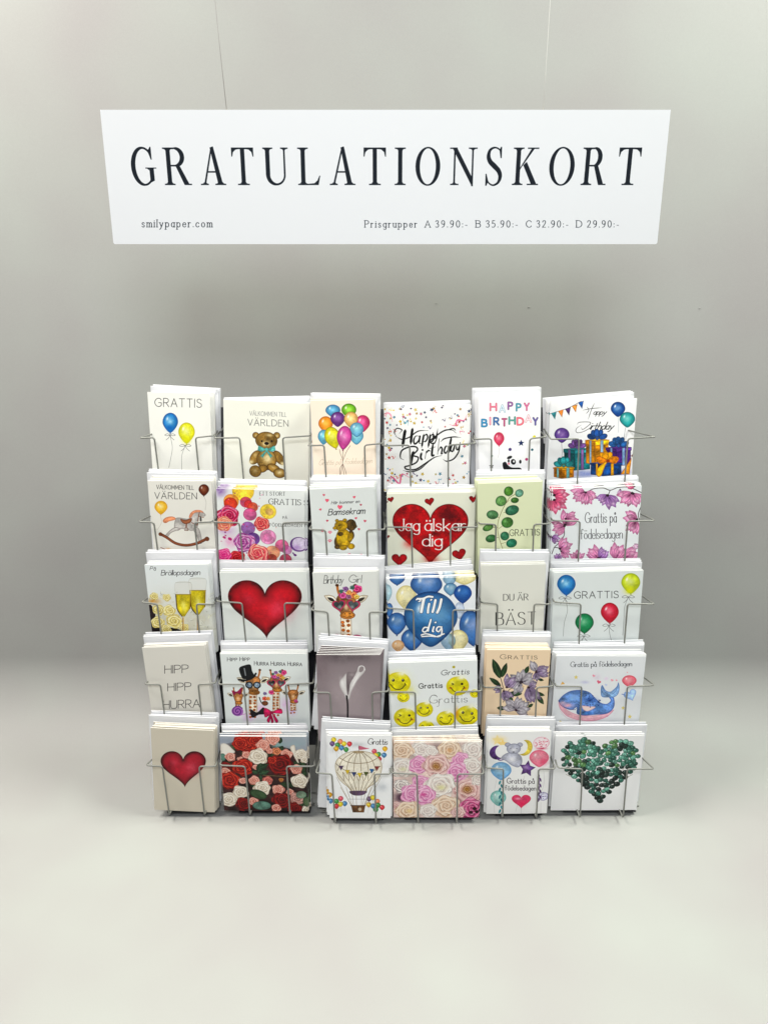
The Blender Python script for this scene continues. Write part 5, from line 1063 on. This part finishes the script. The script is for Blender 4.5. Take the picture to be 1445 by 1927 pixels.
            poly([(w - .075, .72), (w - .045, .72), (w - .045, 1.02), (w - .075, 1.02), (w - .11, .94)]); poly([(.01, .30), (.035, .30), (.09, .1), (.045, -.02), (.015, -.02)])
    # letter boxes on the board, photograph pixels measured at mid height
    for ch, xa, xb in (('G', 246.5, 294), ('R', 309, 358), ('A', 376, 423.5), ('T', 436.5, 478), ('U', 495, 542.5), ('L', 560.5, 602), ('A', 620, 668), ('T', 684, 726), ('I', 742.5, 763), ('O', 781.5, 828), ('N', 845.5, 897), ('S', 913, 945.8), ('K', 965.5, 1013.5), ('O', 1033, 1080.5), ('R', 1095.5, 1140.5), ('T', 1162, 1204)):
        letter(ch, xa, xb)
    im = C.image('sign_print')
    m = print_mat('printed_sign_face', im, .65)
    root = empty('hanging_sign', (x0, SY, z0))
    tag(root, 'white board sign reading GRATULATIONSKORT hanging above the card racks', 'sign')
    # board with rounded lower corners
    r = .0022; pts = [(0, Hh), (W, Hh)]
    for cx, t0 in ((W - r, 0), (r, -90)):
        for k in range(5):
            t = math.radians(t0 - k * 22.5); pts.append((cx + r * math.cos(t), r + r * math.sin(t)))
    n = len(pts)
    vs = [(x, 0, z) for x, z in pts] + [(x, T, z) for x, z in pts]
    fs = [tuple(range(n))[::-1], tuple(range(n, 2 * n))] + [(i, (i + 1) % n, n + (i + 1) % n, n + i) for i in range(n)]
    uv = [(pts[i][0] / W, pts[i][1] / Hh) for i in list(range(n))[::-1]] + [(.01, .02)] * (n + 4 * n)
    mesh_obj('sign_board', vs, fs, [M_EDGE, m], root, fmat=[1] + [0] * (n + 1), uvs=uv)
    # threads
    def thread(path, mt, label, rad=.00032):
        v, f = tube(path, rad, 6, .002)
        o = mesh_obj('hanging_thread', [tuple(q - Vector(path[0])) for q in v], f, mt, smooth=True); o.location = path[0]
        tag(o, label, 'thread', 'threads holding up the sign')
    A = Vector(on_plane(427, 206, SY + .0015)); B = Vector(on_plane(412.5, 76, SY)); E = Vector(on_plane(405, 0, SY))
    thread([A + Vector((0, 0, -.002)), B, E, E + (E - B) * 6], M_THREAD, 'left dark thread holding up the GRATULATIONSKORT sign')
    A = Vector(on_plane(1022, 206, SY + .0015)); B = Vector(on_plane(1035, 0, SY))
    thread([A + Vector((0, 0, -.002)), A.lerp(B, .5), B, B + (B - A) * 2.5], M_THREADC, 'right pale, nearly clear thread holding up the GRATULATIONSKORT sign', .0002)

def print_mat(name, im, rough):
    m = bpy.data.materials.new(name)
    nt, b = nodes_of(m)
    t = nt.nodes.new('ShaderNodeTexImage'); t.image = im; t.interpolation = 'Linear'; t.extension = 'EXTEND'
    uv = nt.nodes.new('ShaderNodeUVMap'); uv.uv_map = 'UVMap'
    nt.links.new(uv.outputs['UV'], t.inputs['Vector']); nt.links.new(t.outputs['Color'], b.inputs['Base Color'])
    b.inputs['Roughness'].default_value = rough
    b.inputs['Specular IOR Level'].default_value = 0.2
    tc = nt.nodes.new('ShaderNodeTexCoord'); n = nt.nodes.new('ShaderNodeTexNoise'); n.inputs['Scale'].default_value = 500
    nt.links.new(tc.outputs['Object'], n.inputs['Vector'])
    bp = nt.nodes.new('ShaderNodeBump'); bp.inputs['Strength'].default_value = .08; bp.inputs['Distance'].default_value = .0003
    nt.links.new(n.outputs['Fac'], bp.inputs['Height']); nt.links.new(bp.outputs['Normal'], b.inputs['Normal'])
    return m
sign()

# ------------------------------------------------------------------ wire racks
# per column: (x of left corner, left bend, right bend, right corner) at top row and bottom row; front plane y at top and bottom
WX = [((-.3627, -.3407, -.2795, -.2531), (-.3543, -.3297, -.2751, -.2503)), ((-.2522, -.2140, -.1502, -.1088), (-.2442, -.2069, -.1450, -.1038)),
      ((-.1112, -.0874, -.0285, -.0015), (-.1000, -.0763, -.0140, .0090)), ((-.0020, .0375, .0938, .1337), (.0111, .0483, .1075, .1464)),
      ((.1350, .1592, .2158, .2406), (.1511, .1767, .2288, .2533)), ((.2470, .2890, .3610, .4021), (.2572, .2938, .3600, .3998))]
RACK_NAME = ['left', 'middle', 'right']
GAPX = [(.030, .001), (.001, .001), (.001, .045)]
WR = .00122
def rack(m):
    base = empty('card_rack', ((WX[2 * m][1][0] + WX[2 * m + 1][1][3]) / 2, .96, 0))
    tag(base, ['grey wire card rack at left, holding balloon, horse, champagne and rose cards', 'grey wire card rack in the middle, with confetti, smiley and hot air balloon cards', 'grey wire card rack at right, with gift, whale and leaf heart cards'][m], 'card rack', 'wire card racks standing side by side')
    bl = Vector(base.location)
    L = lambda vs: [tuple(Vector(v) - bl) for v in vs]
    yo = []
    for r in range(5):
        ys = [PLACE[r, 2 * m][1], PLACE[r, 2 * m + 1][1]]
        yo.append(min(ys) - .0065)
    # smooth the front plane of the rack
    A = np.polyfit([4, 3, 2, 1, 0], yo[::-1][::-1], 1) if False else np.polyfit([0, 1, 2, 3, 4], yo, 1)
    for r in range(5):
        zb = .010 + STEP[m] * (4 - r)
        for c in (2 * m, 2 * m + 1):
            t = r / 4; a, b = WX[c]
            xl, xa, xb, xr = [a[i] * (1 - t) + b[i] * t for i in range(4)]
            yf = min(PLACE[r, c][1] - .0055, A[1] + A[0] * r + .001)
            yb = yf + (.078 if r else .06)
            ym = yf + .052
            hz = .0845 + .006 * t; wob = ((r * 7 + c * 5) % 5 - 2) * .0009
            low = zb + (.0025 if r == 4 else -.001)
            back = .078 if r else .06
            il = .030 if c == 0 else .010 if c == 2 else .002; ir = .030 if c == 5 else .002
            vs, fs = tube([(xl + il, yf + back, zb + hz + .002), (xl, yf, zb + hz + wob), (xa, yf, zb + hz - .001), (xa + .003, yf + .0005, low), (xa + .003, ym, low)], WR, 8, .0045)
            mesh_obj('pocket_wire', L(vs), fs, M_WIRE, base, smooth=True)
            vs, fs = tube([(xr - ir, yf + back, zb + hz + .002), (xr, yf, zb + hz - wob), (xb, yf, zb + hz - .001), (xb + .002, yf + .0005, low), (xb + .002, ym, low)], WR, 8, .0045)
            mesh_obj('pocket_wire', L(vs), fs, M_WIRE, base, smooth=True)
            for k, yy in enumerate((yf + .030, yf + .056)):
                vs, fs = tube([(xl + .004, yy, low - .0024), (xr - .004, yy, low - .0024)], WR, 6)
                mesh_obj('shelf_wire', L(vs), fs, M_WIRE, base, smooth=True)
    # leaning black sheet added to darken the gaps between columns, folded at its edges
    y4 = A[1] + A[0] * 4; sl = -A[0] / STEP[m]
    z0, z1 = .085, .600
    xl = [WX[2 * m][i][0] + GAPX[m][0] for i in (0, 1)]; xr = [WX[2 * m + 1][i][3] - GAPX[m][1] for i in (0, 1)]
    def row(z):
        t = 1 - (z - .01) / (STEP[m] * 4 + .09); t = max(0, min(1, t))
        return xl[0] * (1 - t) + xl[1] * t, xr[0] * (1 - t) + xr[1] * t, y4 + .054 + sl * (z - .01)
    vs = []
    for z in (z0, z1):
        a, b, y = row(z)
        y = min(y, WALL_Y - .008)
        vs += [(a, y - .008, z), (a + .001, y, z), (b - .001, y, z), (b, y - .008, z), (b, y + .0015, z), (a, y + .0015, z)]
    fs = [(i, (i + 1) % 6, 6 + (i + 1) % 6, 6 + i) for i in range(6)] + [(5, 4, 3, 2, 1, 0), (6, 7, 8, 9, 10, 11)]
    mesh_obj('gap_darkening_panel', L(vs), fs, M_BLACK, base)
    # legs down to the floor and black strips imitating the shadow under the lowest pockets
    for x in (xl[1] + .02, (xl[1] + xr[1]) / 2, xr[1] - .02):
        a, b, y = row(z0)
        vs, fs = tube([(x, y - .002, z0 + .03), (x, y - .002, .0035), (x, y - .025, .0035)], .0022, 8, .006)
        mesh_obj('leg', L(vs), fs, M_BLACK, base, smooth=True)
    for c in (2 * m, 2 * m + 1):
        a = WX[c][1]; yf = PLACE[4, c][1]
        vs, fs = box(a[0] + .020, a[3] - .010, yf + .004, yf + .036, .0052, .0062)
        mesh_obj('shadow_strip', L(vs), fs, M_BLACK, base)
for m in range(3): rack(m)

# ------------------------------------------------------------------ cards and envelopes
DESC = {
 (0, 0): ('two-balloon GRATTIS', 'card with GRATTIS above one blue and one yellow balloon'),
 (0, 1): ('teddy bear VÄRLDEN', 'card with a brown teddy bear wearing a turquoise bow'),
 (0, 2): ('balloon bunch', 'peach card with a bunch of colourful balloons'),
 (0, 3): ('confetti Happy Birthday', 'card with black Happy Birthday lettering among confetti stars'),
 (0, 4): ('balloon-letter HAPPY BIRTHDAY', 'card with HAPPY BIRTHDAY in balloon letters and a panda'),
 (0, 5): ('pile of gifts', 'Happy Birthday card with a pile of wrapped gifts and bunting'),
 (1, 0): ('rocking horse', 'VÄRLDEN card with a rocking horse on brown rockers'),
 (1, 1): ('pink splashes GRATTIS', 'ETT STORT GRATTIS card with pink roses and paint spots'),
 (1, 2): ('hugging bears', 'Bamsekram card with two small hugging bears'),
 (1, 3): ('Jag älskar dig', 'card with a dark red heart reading Jag älskar dig'),
 (1, 4): ('green eucalyptus', 'pale green card with a eucalyptus twig and GRATTIS'),
 (1, 5): ('pink magnolia', 'Grattis på födelsedagen card framed by pink magnolias'),
 (2, 0): ('champagne glasses', 'Bröllopsdagen card with two champagne glasses and cream roses'),
 (2, 1): ('big red heart', 'white square card with one big bright red heart'),
 (2, 2): ('Birthday Girl giraffe', 'Birthday Girl card with a giraffe in pink heart glasses'),
 (2, 3): ('blue balloons Till dig', 'card with blue balloons reading Till dig in white'),
 (2, 4): ('DU ÄR BÄST', 'plain pale card reading DU ÄR BÄST'),
 (2, 5): ('four-balloon GRATTIS', 'card with GRATTIS among blue, green, red and yellow balloons'),
 (3, 0): ('HIPP HIPP HURRA', 'tilted beige card reading HIPP HIPP HURRA'),
 (3, 1): ('giraffe family', 'card with four giraffes, one in a black top hat'),
 (3, 2): ('grey calla lily', 'mauve grey photo card with one white calla lily'),
 (3, 3): ('yellow smileys', 'card full of yellow smiley faces and three Grattis'),
 (3, 4): ('grey flowers GRATTIS', 'peach coloured card with grey and purple flowers'),
 (3, 5): ('blue whale', 'card with a blue watercolour whale under Grattis på födelsedagen'),
 (4, 0): ('small red heart', 'narrow beige card with one dark red heart'),
 (4, 1): ('red and white roses', 'photo card of red, pink and white roses'),
 (4, 2): ('hot air balloon', 'card with a cream hot air balloon and small balloons'),
 (4, 3): ('pale pink roses', 'photo card of pale pink and white roses'),
 (4, 4): ('pastel balloons and teddy', 'card with pastel balloons, moons, a grey teddy and pink heart'),
 (4, 5): ('leaf heart', 'white card with a heart made of green eucalyptus leaves')}
WHERE_R = ['top row', 'second row', 'third row', 'fourth row', 'bottom row']
UVBOX = [(.02, .98)] * 24
def leaf_mesh(name, w, h, y0l, y0r, t, mats, art):
    """one leaf of a folded card; fold on the left. origin at the middle of the bottom edge, front towards -y"""
    n = 6; vs = []
    for j in range(2):
        for i in range(n + 1):
            u = i / n; x = (u - .5) * w; y = y0l + (y0r - y0l) * u - math.sin(u * math.pi) * .0003
            for z in (0, h): vs.append((x, y + j * t, z))
    k = 2 * (n + 1); fs = []; fm = []; uv = []
    for i in range(n):
        a = 2 * i
        fs.append((a, a + 2, a + 3, a + 1)); fm.append(0); uv += [(i / n, 0), ((i + 1) / n, 0), ((i + 1) / n, 1), (i / n, 1)]
        fs.append((k + a, k + a + 1, k + a + 3, k + a + 2)); fm.append(1)
        fs.append((a + 1, a + 3, k + a + 3, k + a + 1)); fm.append(1)
        fs.append((a, k + a, k + a + 2, a + 2)); fm.append(1)
        uv += [(.5, .5)] * 12
    fs.append((0, 1, k + 1, k)); fs.append((2 * n, k + 2 * n, k + 2 * n + 1, 2 * n + 1)); fm += [1, 1]; uv += [(.5, .5)] * 8
    me = bpy.data.meshes.new(name); me.from_pydata(vs, [], fs)
    for q in mats: me.materials.append(q)
    me.polygons.foreach_set('material_index', fm if art else [0] * len(fm))
    ul = me.uv_layers.new(name='UVMap'); ul.data.foreach_set('uv', [c for q in uv for c in q]); me.update()
    return me
def env_meshes(w, h):
    n = 5; vs = []; t = .0007
    for y in (0, t):
        for i in range(n + 1):
            u = i / n
            for z in (0, h): vs.append(((u - .5) * w, y - .0005 * math.sin(math.pi * u), z))
    k = 2 * (n + 1); fs = []
    for i in range(n):
        a = 2 * i; fs += [(a, a + 2, a + 3, a + 1), (k + a, k + a + 1, k + a + 3, k + a + 2), (a + 1, a + 3, k + a + 3, k + a + 1), (a, k + a, k + a + 2, a + 2)]
    fs += [(0, 1, k + 1, k), (2 * n, k + 2 * n, k + 2 * n + 1, 2 * n + 1)]
    body = bpy.data.meshes.new('envelope_body'); body.from_pydata(vs, [], fs); body.materials.append(M_ENV); body.update()
    q = -.0006
    a = [(-w / 2 + .001, h - .0002), (w / 2 - .001, h - .0002), (w * .36, h * .80), (w * .08, h * .60), (0, h * .575), (-w * .08, h * .60), (-w * .36, h * .80)]
    v = [(x, q - .0005 * math.sin(math.pi * (x / w + .5)) - .0002, z) for x, z in a] + [(x, q - .0005 * math.sin(math.pi * (x / w + .5)) + .0002, z) for x, z in a]
    f = [tuple(range(7))[::-1], tuple(range(7, 14))] + [(i, (i + 1) % 7, 7 + (i + 1) % 7, 7 + i) for i in range(7)]
    flap = bpy.data.meshes.new('envelope_flap'); flap.from_pydata(v, [], f); flap.materials.append(M_FLAP); flap.update()
    return body, flap
ENVM = {(k, m): env_meshes(EW[k] + (.0065 if (k == 1 and m == 2) else 0), EH[k]) for k in (0, 1) for m in range(3)}

def place_card(o, xt, y, zt, h, roll, lean=0.0):
    """put a card whose top middle stands at (xt, y, zt), rolled in its own plane"""
    a = math.radians(roll)
    o.rotation_euler = (lean, -a, 0)
    # the bottom middle lies h below the top along the rolled axis
    o.location = (xt + h * math.sin(a), y, zt - h * math.cos(a))

rnd = random.Random(21)
for r in range(5):
    for c in range(6):
        m, k = c // 2, c % 2
        x, y, roll, ex, ey, eroll, lift = PLACE[r, c]
        zb = .012 + STEP[m] * (4 - r)
        w, h = CW[k] + (.0035 if c == 5 else 0) + (.002 if (r, c) == (2, 4) else 0), CH[k]
        a = math.radians(roll)
        def corner(dx, dz):  # dx from centre, dz below the top
            return (x + dx * math.cos(a) + dz * math.sin(a), y, zb + h + dx * math.sin(a) - dz * math.cos(a))
        quad = [px_of(corner(-w / 2, 0)), px_of(corner(w / 2, 0)), px_of(corner(w / 2, h)), px_of(corner(-w / 2, h))]
        zk = 1445 / 360 if (r == 4 and m == 2) else 4.25
        C = Canvas(w, h, quad, (ZX[m], ZY[r]), zk, BGC[r, c])
        globals()['d%d%d' % (r, c)](C)
        art = print_mat('printed_card_%s' % DESC[r, c][0].replace(' ', '_'), C.image('card_print_%d_%d' % (r, c)), .5)
        paper = M_PAPER if (r, c) not in CREAM else CREAM[r, c]
        front = leaf_mesh('front_leaf', w, h, 0, -.0004, .00045, (art, paper), True)
        back = leaf_mesh('back_leaf', w, h, .0005, .0007, .00045, (paper, paper), False)
        body, flap = ENVM[k, m]
        short, long = DESC[r, c]
        th = ey - y
        pitch = .00235
        nc = max(3, int(round(th * .60 / pitch))); ne = max(2, int(round(th * .40 / .0027)))
        if (r, c) in ((0, 0), (0, 1), (0, 3)): nc = 3; ne = 3
        for i in range(nc):
            root = empty('greeting_card', (0, 0, 0))
            f = i / max(1, nc - 1)
            if i == 0: dx = dz = dr = 0
            else:
                dx = rnd.uniform(-.0022, .0022) + (ex - x) * f * .35 + (.003 if m == 0 else -.003 if m == 2 else 0) * f
                dz = rnd.uniform(-.0005, .0016) * (.6 + f); dr = rnd.uniform(-.5, .5) + (eroll - roll) * .25 * f
                if (r, c) == (3, 2): dr = -.6 * i; dz = .0012 * i; dx = .0012 * i
                if (r, c) == (0, 0) and i == 1: dx = .006
                if (r, c) == (1, 1) and i == 1: dx = .0045; dz = .0
                if (r, c) == (4, 3): dz = (.0, .001, .0006, .0016, .003, .0034, .004, .0045, .005, .005)[min(i, 9)]
            place_card(root, x + dx, y + i * pitch * (th * .6 / (pitch * nc)), zb + h + dz, h, roll + dr)
            for nm, me in (('front_leaf', front), ('back_leaf', back)):
                o = bpy.data.objects.new(nm, me); COL.objects.link(o); o.parent = root
            ordn = ['', 'second', 'third', 'fourth', 'fifth', 'sixth', 'seventh', 'eighth', 'ninth', 'tenth', 'eleventh', 'twelfth', 'thirteenth'][i]
            if i == 0: tag(root, '%s, in front of its stack' % long, 'greeting card', '%s cards' % short)
            else: tag(root, '%s card, %s from the front of its stack in the %s' % (short, ordn, WHERE_R[r]), 'greeting card', '%s cards' % short)
        for i in range(ne):
            f = (i + 1) / ne
            root = empty('envelope', (0, 0, 0))
            yy = y + th * .62 + (th * .38) * f
            last = i == ne - 1
            jr = 0 if last else rnd.uniform(-.6, .6); jz = 0 if last else rnd.uniform(-.0022, .0004)
            jx = 0 if last else rnd.uniform(-.0022, .0022)
            fr = f if last else .55 + .45 * f
            place_card(root, x + (ex - x) * fr + jx, yy, zb + EH[k] + lift * fr + jz, EH[k], roll + (eroll - roll) * fr + jr)
            for nm, me in (('envelope_body', body), ('flap', flap)):
                o = bpy.data.objects.new(nm, me); COL.objects.link(o); o.parent = root
            ordn = ['', 'second', 'third', 'fourth', 'fifth', 'sixth', 'seventh', 'eighth'][ne - 1 - i]
            if last: tag(root, 'white envelope standing rearmost behind the %s cards' % short, 'envelope', 'white envelopes standing behind the cards')
            else: tag(root, 'white envelope, %s from the back behind the %s cards' % (ordn, short), 'envelope', 'white envelopes standing behind the cards')
